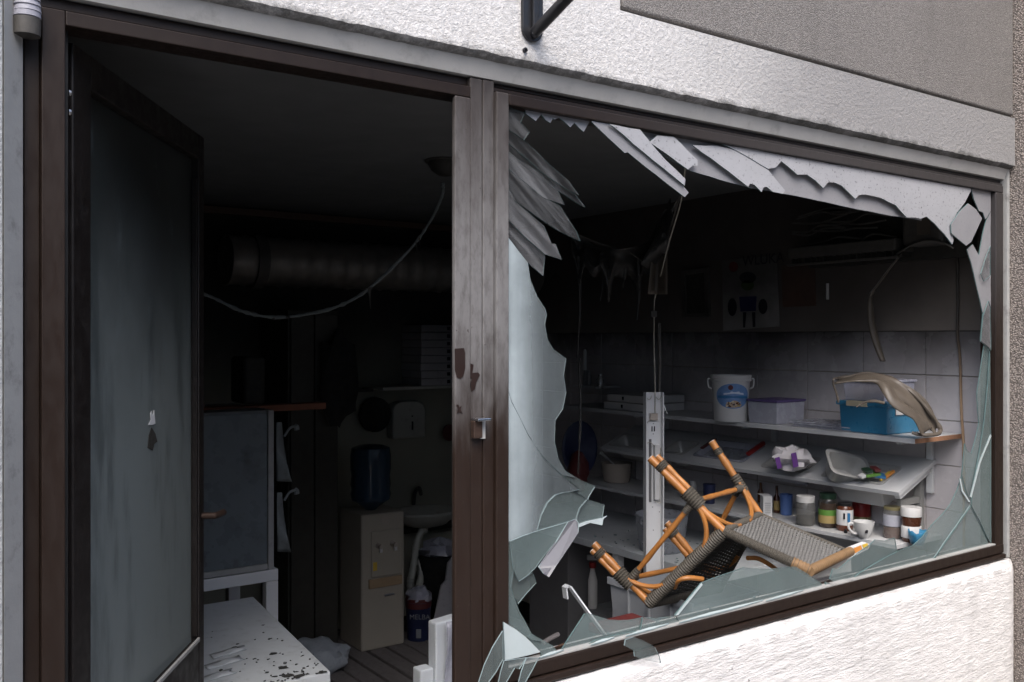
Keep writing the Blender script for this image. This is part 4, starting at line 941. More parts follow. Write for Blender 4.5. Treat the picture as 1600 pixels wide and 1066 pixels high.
# ------------------------------------------------------------------ rattan chair thrown through the window
ch = thing('rattan_chair', 'overturned rattan chair with orange cane legs lying in the broken window', 'chair', P(1130, 880, T=3.2))
Ar, At = P(1131,830,T=3.12), P(1016,716,T=3.22)
Br, Bt = P(1187,804,T=3.44), P(1112,690,T=3.52)
Cr, Ct = P(1014,942,T=3.26), P(928,850,T=3.34)
Dr, Dt = P(1124,918,T=3.52), P(1042,817,T=3.60)
Ae, Be = P(1266,892,T=3.00), P(1326,863,T=3.28)
nseg = 10
def pole(a, c, r, nm='leg', bow=None, m='cane'):
    pts = [a.lerp(c, i/nseg) + (bow*math.sin(math.pi*i/nseg) if bow else Vector()) for i in range(nseg+1)]
    b = B(); b.tube(pts, [r*(1+.05*math.sin(i*2.1)+(.10 if i in (3,7) else 0)) for i in range(nseg+1)], 12); o = b.build(nm, M[m], ch); return o, pts
def cap(p_, d, r, par=None): B().lathe([(r*.96,0),(r*.9,.002)], p_, 12, ax=(d.orthogonal().normalized(), d.cross(d.orthogonal()).normalized(), d)).build('pole_end', M['cane_end'], par or ch)
def wrapping(a, c, r0, r1, turns, nm='binding', m='wrap', par=None):
    """cane strip wound round: a stack of flat rings"""
    n = turns*4; pts = [a.lerp(c, i/n) for i in range(n+1)]
    b = B(); b.tube(pts, [(r0+(r1-r0)*i/n)*(1+.07*math.cos(i*math.pi/2)) for i in range(n+1)], 12); return b.build(nm, M[m], par or ch)
side = (Br-Ar).normalized()
for rt, tip, off in ((Ar, At, -.020), (Br, Bt, .0), (Cr, Ct, .020), (Dr, Dt, .020)):
    d = (tip-rt).normalized(); img = d.cross(FW).normalized()
    lg, _ = pole(rt, tip, .0138); cap(tip, d, .0138, lg)
    if off:
        o_ = img*(.022 if off > 0 else -.022)
        s_ = rt.lerp(tip, .40); pole(s_+o_*.8, tip + o_ - d*.012, .0105, 'leg_cane'); cap(tip + o_ - d*.012, d, .0105, lg)
    f = rt.lerp(tip, .86); k_ = img*(.009 if off > 0 else (-.009 if off < 0 else 0))
    wrapping(f + k_ - d*.012, f + k_ + d*.012, .023 if off else .0165, .023 if off else .0165, 3, par=lg)
    g = rt.lerp(tip, .42); wrapping(g + k_*.6 - d*.035, g + k_*.6 + d*.035, .024 if off else .019, .028 if off else .020, 7, par=lg)
# seat rails (wound with grey cane) and stretchers
for a, c, r in ((Ar, Br, .013), (Ar, Cr, .022), (Cr, Dr, .019), (Br, Dr, .016)):
    wrapping(a, c, r, r, int((a-c).length/.009), 'seat_rail')
for a, at_, c, ct_ in ((Ar, At, Cr, Ct), (Ar, At, Br, Bt), (Cr, Ct, Dr, Dt), (Br, Bt, Dr, Dt)):
    p0, p1 = a.lerp(at_, .40), c.lerp(ct_, .36); pole(p0, p1, .0095, 'stretcher')
    wrapping(p1.lerp(p0,.04), p1.lerp(p0,.16), .016, .012, 5); wrapping(p0.lerp(p1,.04), p0.lerp(p1,.13), .016, .012, 5)
# curved corner braces
for a, at_, c in ((Ar, At, Br), (Ar, At, Cr), (Br, Bt, Ar), (Cr, Ct, Ar), (Dr, Dt, Br), (Cr, Ct, Dr)):
    d1 = (at_-a).normalized(); d2 = (c-a).normalized(); R_ = .15 if c is not Ar or a is Cr else .14
    pts = [a + d1*(R_*(1-math.sin(k))) + d2*(R_*(1-math.cos(k))) for k in [math.pi/2*i/10 for i in range(11)]]
    pts = [a + d1*R_ + (p_ - (a + d1*R_))*1.0 for p_ in pts]
    B().tube([a + d1*(R_*(1-math.sin(k))*1.0) + d2*(R_*(1-math.cos(k))) - FW*.012 for k in [math.pi/2*i/10 for i in range(11)]], .0085, 8).build('corner_brace', M['cane'], ch)
# backrest: two wound side rails and a bare top rail
wrapping(Ar, Ae, .016, .018, 44, 'back_rail'); wrapping(Br, Be, .009, .010, 44, 'back_rail')
wrapping(Ae - (Be-Ae)*.03, Be + (Be-Ae)*.04, .017, .016, 26, 'top_rail', 'wrap_tan')
wrapping(Ar.lerp(Ae,.80), Ar.lerp(Ae,1.0), .0195, .0195, 5, 'binding', 'wrap_tan')
def woven(p00, p10, p01, p11, nu, nv, m, nm, rad=.0026, sag=.012, flat=.55):
    """plain weave: nu crossing strands over nv warps"""
    b = B(); n0 = ((p10-p00).cross(p01-p00)).normalized()
    S_ = lambda u, v: p00.lerp(p10, u).lerp(p01.lerp(p11, u), v) + n0*(sag*math.sin(math.pi*u)*math.sin(math.pi*v))
    for i in range(nu):                      # strands across
        v = (i+.5)/nu; k = nv*4
        b.tube([S_(j/k, v + .002*math.sin(i*7.3)) + n0*(.0024*math.cos(math.pi*(j/k*nv + i))) for j in range(k+1)], rad, 5, cap=False)
    for j in range(nv):                      # warps
        u = (j+.5)/nv; b.tube([S_(u, i/10) for i in range(11)], rad*.9, 5, cap=False)
    return stuff(b.build(nm, M[m], ch, fix=False))
i_ = .025
woven(Ar.lerp(Br,i_), Ar.lerp(Br,1-i_), Ae.lerp(Be,i_), Ae.lerp(Be,1-i_), 54, 16, 'weave', 'back_weave', .0032)
woven(Ar.lerp(Br,i_), Ar.lerp(Br,1-i_), Cr.lerp(Dr,i_), Cr.lerp(Dr,1-i_), 52, 17, 'weave_dark', 'seat_weave', .0034)
# solid under-lining of the weave so it reads dense
n0 = ((Br-Ar).cross(Ae-Ar)).normalized()
tail = bez([P(1098,905,T=3.2), P(1075,903,T=3.18), P(1060,907,T=3.19), P(1054,918,T=3.22)], 5); B().tube(tail, .009, 8).build('corner_brace', M['cane'], ch)
tail = bez([P(1168,872,T=3.17), P(1185,873,T=3.2), P(1205,884,T=3.22), P(1215,892,T=3.24)], 5); B().tube(tail, .008, 8).build('corner_brace', M['cane'], ch)

# ------------------------------------------------------------------ fallen lamp strip hanging on its cable
ls = thing('hanging_lamp_strip', 'white fluorescent lamp strip hanging upright on its cable', 'lamp', P(1020, 760, T=3.85))
TL = 3.85; sc_ = TL/FPX; c = P(1019.5, 764, T=TL); ax_ = (RT*.98 + FW*.2).normalized(); ay_ = (FW*.98 - RT*.2).normalized()
H2 = 151*sc_; W2 = 14.5*sc_
b = B(); b.obox(c, ax_, ay_, UP, W2, .004, H2); b.obox(c - ax_*(W2-.002) - ay_*.018, ax_, ay_, UP, .002, .014, H2); b.obox(c + ax_*(W2-.002) - ay_*.018, ax_, ay_, UP, .002, .014, H2); b.build('housing', M['white_paint'], ls)
lp = lambda px, py, o=.008: c + ax_*((px-1019.5)*sc_) + UP*((764-py)*sc_) - ay_*o
def pl_box(px, py, w, h, d, m, nm): B().obox(lp(px, py, .004+d/2), ax_, ay_, UP, w*sc_/2, d/2, h*sc_/2).build(nm, M[m], ls, bev=.001)
pl_box(1024, 737, 8, 85, .022, 'white_plastic', 'ballast'); pl_box(1015, 735, 4, 98, .004, 'grey_panel', 'slot')
pl_box(1020, 651, 12, 11, .014, 'beige', 'terminal_block')
for x in (1018, 1022): pl_box(x, 670, 1.6, 8, .003, 'ink_dark', 'slot')
for x in (1020, 1020, 1020, 1020): pass
for x, y in ((1020,662),(1020,678),(1019,792),(1020,828),(1008,800),(1030,800)): pl_box(x, y, 1.3, 1.3, .003, 'ink_dark', 'screw')
for sx in (1011, 1027): B().tube(bez([lp(sx-3,620,.01), lp(sx,624,.014), lp(sx+4,622,.014), lp(sx+5,618,.01)], 4), .0014, 5).build('end_wire', M['wire'], ls)
B().tube(bez([lp(1021,646,.02), lp(1021,600,.02), lp(1020,540,.015), P(1022,480,T=TL), P(1024,462,T=TL), P(1030,440,T=TL-.1), P(1045,380,T=TL-.3), P(1065,310,T=TL-.6), P(1072, 240, T=TL-.9)], 6), .0028, 6).build('supply_cable', M['wire'], ls)
B().tube(bez([lp(1016,655,.02), lp(1009,660,.015), lp(1007,675,.012), lp(1006,692,.012), lp(1013,690,.02), lp(1020,697,.02)], 5), .0014, 5).build('loose_wire', M['wire'], ls)
B().tube(bez([lp(1021,782,.02), lp(1030,785,.02), lp(1030,775,.012), lp(1031,700,.012)], 5), .0014, 5).build('loose_wire', M['wire'], ls)
B().tube(bez([lp(1032,625,.01), lp(1036,635,.02), lp(1040,646,.03)], 4), [.003]*6+[.002]*3, 5).build('cable_tie', M['white_plastic'], ls)
B().tube([P(1029,505,T=TL+.02), P(1031,560,T=TL+.02), P(1030,618,T=TL+.02)], [.009,.008,.006], 6).build('sooty_cord', M['soot_plastic'], ls)
B().obox(P(1021, 491, T=TL-.01), ax_, ay_, UP, .012, .008, .012).build('clamp', M['soot_plastic'], ls)

# ------------------------------------------------------------------ burnt things near the ceiling
def strand(name, label, cat, pts, r, m='soot_plastic', n=6):
    o = B().tube(bez(pts, 6), r, n).build(name, M[m]); return tag(o, label, cat)
sf = thing('melted_film', 'sooty melted plastic film hanging from the shop ceiling', 'plastic film', P(980, 380, T=3.7))
def film(u, v):
    x = 893 + (1048-893)*u; ytop = 362 + 30*math.sin(math.pi*min(1,u*1.05))*.9 - 52*max(0, u-.78)/.22
    drop = 42 + 30*abs(noise.noise(Vector((u*7, 2, 0)))) + 34*max(0, math.sin(u*21))**4
    return P(x, ytop + drop*v, T=3.75 + .06*math.sin(u*9+v*3) + .03*math.sin(v*7))
B().grid(film, 60, 10).build('film_sheet', M['soot_film'], sf, solid=.002, fix=False)
def fold(u, v):
    x = 1060 - 60*u*(1-.3*v) - 10*v; y = 308 + 105*u + 30*v*(1-u)
    return P(x + 26*v*u, y + 20*v, T=3.72 + .05*math.sin(u*5+v*4))
B().grid(fold, 16, 8).build('film_fold', M['soot_film'], sf, solid=.002, fix=False)
b = B(); b.grid(lambda u, v: P(1018 + 24*u - 6*v*(1-u), 402 + 58*v - 14*u*(1-v)*.5, T=3.70 + .04*math.sin(u*4)), 6, 8); b.build('film_flap', M['melt'], sf, solid=.003, fix=False)
B().tube(bez([P(893,362,T=3.75), P(930,378,T=3.75), P(985,396,T=3.75), P(1010,412,T=3.74), P(1032,405,T=3.72), P(1046,360,T=3.68), P(1062,308,T=3.6)], 8), .0028, 6).build('film_edge', M['soot_plastic'], sf)
for k, (x, y0, y1) in enumerate([(904,400,560),(940,395,470),(975,400,450),(997,405,500),(905,560,740)]):
    B().tube(bez([P(x,y0,T=3.75), P(x+2,(y0+y1)/2,T=3.76), P(x-2,y1,T=3.75)], 6), [.008 if k == 0 else .005]*5+[.006]*4+[.003]*4, 6).build('drip', M['soot_film'], sf)
cb = thing('drooping_cable', 'sooty cable drooping across the doorway from the ceiling lamp', 'cable', P(470, 490, T=3.8))
cp = bez([P(692,285,T=3.9), P(690,308,T=3.9), P(672,346,T=3.88), P(640,390,T=3.85), P(578,450,T=3.8), P(530,478,T=3.78), P(480,491,T=3.75), P(430,496,T=3.7), P(380,487,T=3.66), P(330,464,T=3.62), P(300,455,T=3.6)], 8)
B().tube(cp, [.005 + .009*abs(noise.noise(Vector((i*.55,0,0)))) for i in range(len(cp))], 6).build('cable_run', pm('ash_cable', (.17,.19,.19), .7, var=.4, sc=30), cb)
for x, y, L in ((577,449,34),(655,372,14),(650,378,14)): B().tube([P(x,y,T=3.8), P(x+.5,y+L*.4,T=3.8), P(x+2,y+L,T=3.8)], [.012 if L > 20 else .003,.004 if L > 20 else .002,.001], 6).build('drip', M['soot_plastic'], cb)
for x, y in ((428,497),(450,496),(395,489),(375,486)): B().sphere(P(x,y,T=3.7), .010, .010, .008, 8, 0, .5, x).build('melt_lump', M['soot_plastic'], cb)
q = P(690, 250, Z=ZC); cl = thing('ceiling_lamp', 'sooty round lamp fitting on the shop ceiling', 'lamp', (q.x, q.y, ZC))
B().lathe([(.075,-.001),(.075,-.015),(.06,-.045),(.03,-.065),(.002,-.07)], (q.x+.02, q.y, ZC), 20).build('lamp_dome', M['soot_dark'], cl)
B().lathe([(.09,-.0005),(.09,-.006),(.075,-.008)], (q.x+.02, q.y, ZC), 20).build('lamp_base', M['soot_plastic'], cl)
# burnt air conditioner on the right wall
ya0, ya1 = P(1490, 380, X=XW-.18).y, P(1235, 380, X=XW-.18).y
yc_ = P(1402, 380, X=XW-.18).y
za0, za1 = P(1300, 412, X=XW-.18).z, P(1240, 338, X=XW-.18).z
ac = thing('air_conditioner', 'burnt out wall air conditioner with its cover melted away', 'air conditioner', (XW-.1, (ya0+ya1)/2, za0))
B().box(XW-.05, XW-.004, ya0, ya1, za0, za1+.02).build('back_plate', M['soot_dark'], ac)
B().box(XW-.20, XW-.051, yc_, ya1, za0+.035, za0+.085).build('front_bar', M['soot_plastic'], ac, bev=.006)
B().box(XW-.21, XW-.19, yc_-.02, ya1, za0, za0+.010).build('lower_lip', M['soot_plastic'], ac, bev=.002)
for k in range(16): B().box(XW-.195, XW-.06, yc_+.01+(ya1-yc_)*k/16, yc_+.016+(ya1-yc_)*k/16, za0+.012, za0+.034).build('louvre', M['soot_dark'], ac)
random.seed(3)
for k in range(11):
    y0 = yc_ + (ya1-yc_)*rnd(0,.5); z0 = rnd(za0+.09, za1)
    B().tube(bez([(XW-.16,y0,z0), (XW-.18,y0+.1,z0+rnd(-.03,.03)), (XW-.15,y0+.2,z0+rnd(-.03,.03)), (XW-.17,min(ya1,y0+.32),z0+rnd(-.02,.02))], 5), .004, 5).build('burnt_wire', M['soot_plastic'], ac)
B().box(XW-.17, XW-.051, ya0+.05, yc_-.01, za0+.05, za1).build('end_housing', M['soot_plastic'], ac, bev=.02, seg=3)
B().box(XW-.1715, XW-.170, ya0+.10, ya0+.16, za0+.09, za0+.16).build('cover_plate', M['melt'], ac)
def hood(u, v):
    return P(1395 + 95*u, 402 - 26*math.sin(u*2.6)*(1-.2*v) - 6*v, X=XW-.19 + .12*v)
B().grid(hood, 14, 5).build('melted_hood', M['soot_plastic'], ac, solid=.006, fix=False)
mr = thing('melted_ribbon', 'twisted strip of melted plastic hanging below the air conditioner', 'plastic strip', P(1370, 480, X=XW-.16))
rp_ = bez([P(1404,402,X=XW-.18), P(1388,422,X=XW-.18), P(1370,446,X=XW-.17), P(1358,462,X=XW-.16), P(1356,480,X=XW-.16), P(1358,510,X=XW-.15), P(1366,540,X=XW-.14), P(1376,565,X=XW-.13)], 6)
def rib(u, v):
    i = min(len(rp_)-1, int(round(u*(len(rp_)-1)))); w_ = .035*(1-abs(u-.25)*.8) if u < .45 else .022 + .016*math.sin((u-.45)*5)
    return rp_[i] + (RT*.9+FW*.2)*(w_*(v-.1)*(1 if u > .4 else .6)) + UP*(w_*.5*v*(1-u)) - FW*(.01*math.sin(v*math.pi))
B().grid(rib, len(rp_)-1, 5).build('ribbon_sheet', M['melt'], mr, solid=.003, fix=False)
B().tube(rp_, .0032, 6).build('ribbon_edge', M['plaster_grey'], mr)
tag(B().tube([P(1293,443,X=XW-.01), P(1293,468,X=XW-.01)], .007, 8).build('switch_stub', M['white_plastic']), 'short white plastic stub on the sooty wall under the air conditioner', 'switch')
tag(B().tube(bez([P(1496,395,X=XW-.012), P(1497,470,X=XW-.012), P(1496,520,X=XW-.012), P(1500,560,X=XW-.012), P(1502,640,X=XW-.012), P(1506,715,X=XW-.012), P(1506,900,X=XW-.012)], 6), .0055, 8).build('wall_cable', M['tan_wire']), 'tan cable running down the tiled wall at the shelf end', 'cable')

# ---- pictures on the sooty wall
def wallpoly(pts, off, m, nm, par, th=.0015): return B().prism([P(x, y, X=XW-off) for x, y in pts], (th,0,0)).build(nm, M[m], par)
fp = thing('framed_picture', 'small sooty framed picture on the upper wall', 'picture', P(1085, 460, X=XW-.02))
o4 = [(1064,424),(1105,418),(1107,495),(1066,496)]; i4 = [(1070,430),(1100,425),(1101,489),(1071,490)]
b = B()
for k in range(4):
    j = (k+1) % 4; b.prism([P(*o4[k],X=XW-.022), P(*o4[j],X=XW-.022), P(*i4[j],X=XW-.022), P(*i4[k],X=XW-.022)], (.02,0,0))
b.build('frame', M['soot_plastic'], fp); wallpoly(i4, .010, 'soot_dark', 'picture_sheet', fp)
po = thing('child_drawing', 'sooty childs drawing of a standing figure with lettering on the wall', 'poster', P(1172, 460, X=XW-.01))
wallpoly([(1128,407),(1213,399),(1218,510),(1130,517)], .010, 'poster', 'paper_sheet', po, .004)
el = lambda x, y, rx, ry, n=16: [(x+rx*math.cos(2*math.pi*k/n), y+ry*math.sin(2*math.pi*k/n)) for k in range(n)]
for pts, m, nm in ((el(1168,434,13,9),'ink_dark','drawn_hair'), (el(1168,446,10,8),'ink_green','drawn_face'), ([(1155,464),(1182,463),(1181,486),(1157,487)],'ink_blue','drawn_body'), (el(1144,480,7,14),'ink_dark','drawn_arm'), (el(1192,479,7,12),'ink_dark','drawn_arm'), ([(1161,488),(1166,488),(1164,512),(1161,512)],'ink_dark','drawn_leg'), ([(1175,488),(1180,488),(1180,511),(1176,511)],'ink_dark','drawn_leg'), (el(1146,417,7,8),'ink_red','drawn_heart')):
    wallpoly(pts, .0125, m, nm, po, .001)
def text(s, pA, pB, h, m, par, nm='lettering', nrm=None):
    cu = bpy.data.curves.new(nm, 'FONT'); cu.body = s; cu.size = h*1.35; cu.extrude = .0004; cu.materials.append(M[m])
    o = bpy.data.objects.new(nm, cu); COL.objects.link(o)
    u = (pB-pA).normalized(); z_ = u.cross(UP).normalized(); v = z_.cross(u)
    mt = Matrix((u, v, z_)).transposed().to_4x4(); mt.translation = pA - (WORLD.get(par.name) if par else Vector())
    dg = bpy.context.evaluated_depsgraph_get(); me = bpy.data.meshes.new_from_object(o.evaluated_get(dg))
    bpy.data.objects.remove(o); me.name = nm
    if not me.materials: me.materials.append(M[m])
    o = bpy.data.objects.new(nm, me); COL.objects.link(o); o.parent = par; o.matrix_local = mt; return o
a = P(1160, 416, X=XW-.0135); c = P(1211, 411, X=XW-.0135)
text('WLUKA', a, c, (c-a).length/3.8, 'ink_dark', po)
tag(wallpoly([(1221,415),(1273,408),(1275,478),(1223,480)], .008, 'brown_paper', 'brown_notice', None), 'plain brown paper notice beside the childs drawing', 'notice')

# ------------------------------------------------------------------ seen through the doorway
fz = thing('chest_freezer', 'white chest freezer with debris covered lid behind the open door', 'freezer', (.9, 1.5, 0))
zf_ = .70
A4 = [P(517,1049,Z=zf_), P(396,932,Z=zf_), None, None]
ax1 = A4[0]; ax2 = A4[1]; lft = Vector((-1, .02, 0)); A4[2] = ax2 + lft*1.0; A4[3] = ax1 + lft*1.0
cc = sum(A4, Vector())/4
sc4 = lambda k, z: [Vector((cc.x+(p_.x-cc.x)*k, cc.y+(p_.y-cc.y)*k, z)) for p_ in A4]
B().rings([sc4(.97, .0), sc4(.97, zf_-.05)], 0, True, False).build('freezer_body', M['grey_plastic'], fz, bev=.006)
B().rings([sc4(1, zf_-.045), sc4(1, zf_)], 0, True, False).build('lid', M['white_dust'], fz, bev=.006)
random.seed(11); b = B()
for k in range(105):
    u, v = rnd(.03,.55)*rnd(.3,1), rnd(.02,.95)*rnd(.15,1); p_ = A4[0].lerp(A4[3], u).lerp(A4[1].lerp(A4[2], u), v*v); r = .0018/rnd(.2,1.0) if k < 97 else rnd(.009,.016)
    b.prism([p_ + Vector((r*rnd(.5,1.9)*math.cos(j), r*rnd(.4,1.2)*math.sin(j), .0006 + rnd(0,.003))) for j in (0,.9,1.9,2.7,3.6,4.5,5.4)], (0,0,.0015))
tag(stuff(b.build('debris', M['debris'])), 'scattered black fire debris on the freezer lid', 'debris')
b = B()
for k in range(7):
    u, v = rnd(.24,.6), rnd(.1,.6); p_ = A4[0].lerp(A4[3], u).lerp(A4[1].lerp(A4[2], u), v); b.grid(lambda s_, t_: p_ + Vector((rnd(.0,.01) + s_*.13, t_*.05 + .03*s_, .003 + .006*math.sin(s_*9+t_*4)*math.sin(t_*3.1))), 6, 3)
tag(stuff(b.build('flaked_paint', M['white_dust'], None, solid=.002, fix=False)), 'pale flakes of fallen paint on the freezer lid', 'paint flakes')
YF = 2.08
xs0, xs1 = .35, P(435, 900, Y=YF).x
sn_ = thing('steel_stand', 'white steel stand under the display fridge', 'stand', (1.0, 2.3, 0))
zr1 = P(427, 890, Y=YF).z; zr0 = P(427, 908, Y=YF).z
B().box(xs0, xs1, YF, YF+.05, zr0, zr1).build('front_rail', M['white_paint'], sn_, bev=.003)
for x in (xs0+.03, xs1-.055): B().box(x, x+.055, YF+.001, YF+.05, 0, zr0-.001).build('leg', M['white_paint'], sn_, bev=.003)
B().box(xs0, xs1, YF+.50, YF+.55, zr0, zr1).build('rear_rail', M['white_paint'], sn_)
for x in (xs0+.03, xs1-.055): B().box(x, x+.055, YF+.50, YF+.549, 0, zr0-.001).build('leg', M['white_paint'], sn_)
df2 = thing('display_fridge', 'grey display fridge with sooty glass front standing on the steel stand', 'fridge', (1.0, 2.3, zr1))
zft = P(425, 641, Y=YF).z; xg = P(428, 700, Y=YF).x
M['fridge_glass'] = pm('fridge_glass', (.13,.15,.165), .3, var=.35, sc=4, dirt=.7, dcol=(.015,.016,.016))
B().box(xs0, xg-.001, YF+.02, YF+.54, zr1+.002, zft).build('cabinet', M['grey_plastic'], df2, bev=.005)
B().box(xs0, xg-.028, YF+.008, YF+.019, zr1+.03, zft-.012).build('front_pane', M['fridge_glass'], df2)
B().box(xg-.026, xg, YF-.002, YF+.0195, zr1+.002, zft).build('door_edge', M['plaster_grey'], df2, bev=.003)
B().box(xs0, xg-.027, YF, YF+.0195, zr1+.004, zr1+.029).build('sill_rail', M['plaster_grey'], df2, bev=.003)
# melted gasket pieces curling from its side
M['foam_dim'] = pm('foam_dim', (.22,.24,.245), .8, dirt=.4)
def curl(px0, y0, y1, wid, nm):
    def g(u, v):
        y = y0 + (y1-y0)*u; w_ = wid*(.35 + .65*u**1.5)*v
        return P(px0 + w_, y + 6*v*math.sin(u*3), Y=YF+.03 + .05*v*math.sin(u*6))
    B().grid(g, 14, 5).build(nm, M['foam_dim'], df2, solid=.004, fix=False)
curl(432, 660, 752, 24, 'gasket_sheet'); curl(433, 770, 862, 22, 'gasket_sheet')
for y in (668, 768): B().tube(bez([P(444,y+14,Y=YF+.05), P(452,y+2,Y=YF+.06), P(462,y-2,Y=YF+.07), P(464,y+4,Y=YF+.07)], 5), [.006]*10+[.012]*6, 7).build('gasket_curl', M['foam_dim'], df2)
# brown plank over the fridge, dark furniture behind
q0, q1 = P(395, 633, Y=2.3), P(503, 633, Y=2.3)
tag(B().box(.4, q1.x, 2.25, 2.34, q0.z-.03, q0.z).build('brown_plank', pm('plank_brown', (.20,.07,.035), .7, var=.4, sc=18), None, bev=.003), 'reddish brown plank lying level above the display fridge', 'plank')
x0, x1 = P(452, 900, Y=2.98).x, P(530, 900, Y=2.98).x
wd = thing('tall_cupboard', 'tall dark cupboard between the fridge and the water cooler', 'cupboard', ((x0+x1)/2, 3.1, 0))
M['dark_wood'] = pm('dark_wood', (.035,.032,.024), .6, var=.3, sc=8)
B().box(x0, x1, 3.0, 3.4, 0, 1.95).build('cupboard_body', M['dark_wood'], wd)
xm_ = (x0+x1)/2; B().box(x0+.01, xm_-.004, 2.98, 2.999, .05, 1.93).build('cupboard_door', M['dark_wood'], wd, bev=.003); B().box(xm_+.004, x1-.01, 2.98, 2.999, .05, 1.93).build('cupboard_door', M['dark_wood'], wd, bev=.003)
c = P(530, 590, Y=2.93); b = B(); b.sphere(c, .11, .04, .26, 14, 0, .35, 4)
tag(b.build('dark_coat', M['black_void']), 'black coat hanging on the tall dark cupboard', 'coat')
c = P(397, 590, Y=2.5); tag(B().box(c.x-.05, c.x+.06, 2.5, 2.7, c.z-.13, c.z+.1).build('sooty_canister', M['soot_dark'], None, bev=.02, seg=3), 'sooty canister standing behind the brown plank', 'canister')
# sack on the floor
b = B(); c = P(490, 1006, T=4.9); b.sphere((c.x, c.y, .09), .19, .15, .10, 30, 0, .3, 9)
tag(b.build('grey_sack', M['sack']), 'grey crumpled sack on the slatted floor beside the freezer', 'sack')
# water cooler
yk = 2.907; x0 = P(565, 1027, Y=yk).x; x1 = P(632, 1010, Y=yk).x; zk_ = P(565, 806, Y=yk).z; w_ = x1-x0
wc = thing('water_cooler', 'cream water cooler with two taps standing on the slatted floor', 'water cooler', ((x0+x1)/2, yk+.15, 0))
B().box(x0, x1, yk, yk+.29, .026, zk_).build('cooler_body', M['cooler'], wc, bev=.012, seg=3)
B().box(x0+w_*.20, x1-w_*.10, yk-.012, yk-.001, zk_*.55, zk_*.88).build('tap_panel', M['cooler'], wc, bev=.008)
B().box(x0+w_*.15, x1-w_*.08, yk-.014, yk-.001, zk_*.475, zk_*.54).build('drip_tray', M['tan_band'], wc, bev=.003)
for f in (.36, .70):
    B().lathe([(.018,0),(.018,.01),(.012,.014),(.012,.04)], (x0+w_*f, yk-.012, zk_*.775), 12, ax=(Vector((1,0,0)), UP, Vector((0,-1,0)))).build('tap', M['beige'], wc); B().box(x0+w_*f-.008, x0+w_*f+.008, yk-.05, yk-.036, zk_*.735, zk_*.785).build('tap_lever', M['white_plastic'], wc)
B().box(x0+w_*.24, x0+w_*.33, yk-.0135, yk-.0122, zk_*.60, zk_*.66).build('warning_label', M['yellow'], wc)
B().tube([(x0+w_*.52, yk-.006, zk_*.41), (x0+w_*.62, yk-.014, zk_*.415), (x0+w_*.74, yk-.006, zk_*.41)], .006, 6).build('door_pull', M['grey_plastic'], wc)
B().lathe([(.03,0),(.03,.002)], (x0+w_*.55, yk-.001, zk_*.95), 12, ax=(Vector((1,0,0)), UP, Vector((0,-1,0)))).build('maker_badge', M['beige'], wc)
q = Vector(((x0+x1)/2-.01, yk+.14, zk_+.001))
wb = thing('water_bottle', 'large dark blue water bottle upturned on the cooler', 'water bottle', q)
B().lathe([(.03,0),(.05,.02),(.11,.06),(.118,.09),(.112,.12),(.118,.15),(.112,.2),(.118,.24),(.118,.32),(.11,.36),(.07,.375),(.002,.376)], q, 24).build('bottle', M['bottle_blue'], wb)
# sink on the back wall
sk = thing('wash_basin', 'small white wash basin with corrugated drain on the back wall', 'sink', (2.95, 3.3, .7))
c = P(668, 800, Y=3.24); zs = c.z
B().lathe([(.03,-.10),(.12,-.08),(.19,-.02),(.205,.0),(.20,.012),(.175,.01),(.12,-.05),(.03,-.07)], (c.x, c.y+.02, zs), 28, sx=1.1, sy=.9).build('basin', M['white_sooted'], sk)
b = B(); b.tube(bez([(c.x-.03,c.y,zs-.09), P(651,850,Y=3.22), P(645,890,Y=3.2), P(641,912,Y=3.19), P(646,925,Y=3.19), P(654,918,Y=3.2), P(658,895,Y=3.23), P(655,875,Y=3.27), P(652,866,Y=3.32)], 7), [.022*(1+.1*math.cos(i*math.pi)) for i in range(57)], 10); b.build('drain_pipe', M['white_sooted'], sk)
B().lathe([(.03,0),(.03,.03),(.02,.04)], (c.x-.03, c.y, zs-.125), 14).build('waste_nut', M['white_sooted'], sk)
B().tube(bez([(c.x+.0,3.42,zs+.02), (c.x,3.40,zs+.10), (c.x-.01,3.33,zs+.14), (c.x-.03,3.27,zs+.11)], 6), .012, 8).build('tap', M['soot_plastic'], sk)
B().box(c.x-.30, XW-.3, 3.36, 3.449, zs-.15, zs-.12).build('wall_rail', M['dark_wood'], sk)
# bucket and leaning boards below the sink
q = P(652, 1004, Z=.026); s = depth(q)/FPX; r = 20*s; q = q + FW*r
pb2 = thing('blue_bucket', 'dark blue lettered bucket under the wash basin holding plastic film', 'bucket', q)
B().lathe([(r*.9,.0),(r,.22),(r*1.04,.225),(r*1.0,.225),(r*.86,.01)], q, 22).build('bucket_body', M['navy'], pb2)
B().lathe([(r*1.01,.19),(r*1.02,.20),(r*1.02,.24),(r*1.0,.245)], q, 22).build('red_band', M['red_dull'], pb2)
B().sphere(q + UP*.25, r*1.0, r*1.0, .06, 14, 0, .5, 8).build('film_heap', M['clear_plastic'], pb2)
a = q - FW*(r*1.03) - RT*r*.62 + UP*.135; text('MELBA', a, a + RT*r*1.3, .03, 'grey_plastic', pb2)
B().obox(q - FW*(r*.98) + RT*r*.1 + UP*.05, RT, FW, UP, .014, .002, .025).build('bucket_badge', M['grey_plastic'], pb2)
for k, (pts, Yp) in enumerate([([(672,1000),(690,915),(699,905),(704,960),(690,1003)], 2.86), ([(684,1003),(700,880),(712,865),(716,1003)], 2.96)]):
    tag(B().prism([P(x, y, Y=Yp) for x, y in pts], (0,.012,0)).build('leaning_board', M['paper_sooted']), ['pale board with torn top leaning beside the blue bucket', 'tall pale board leaning behind the torn one'][k], 'board', 'boards leaning under the basin')
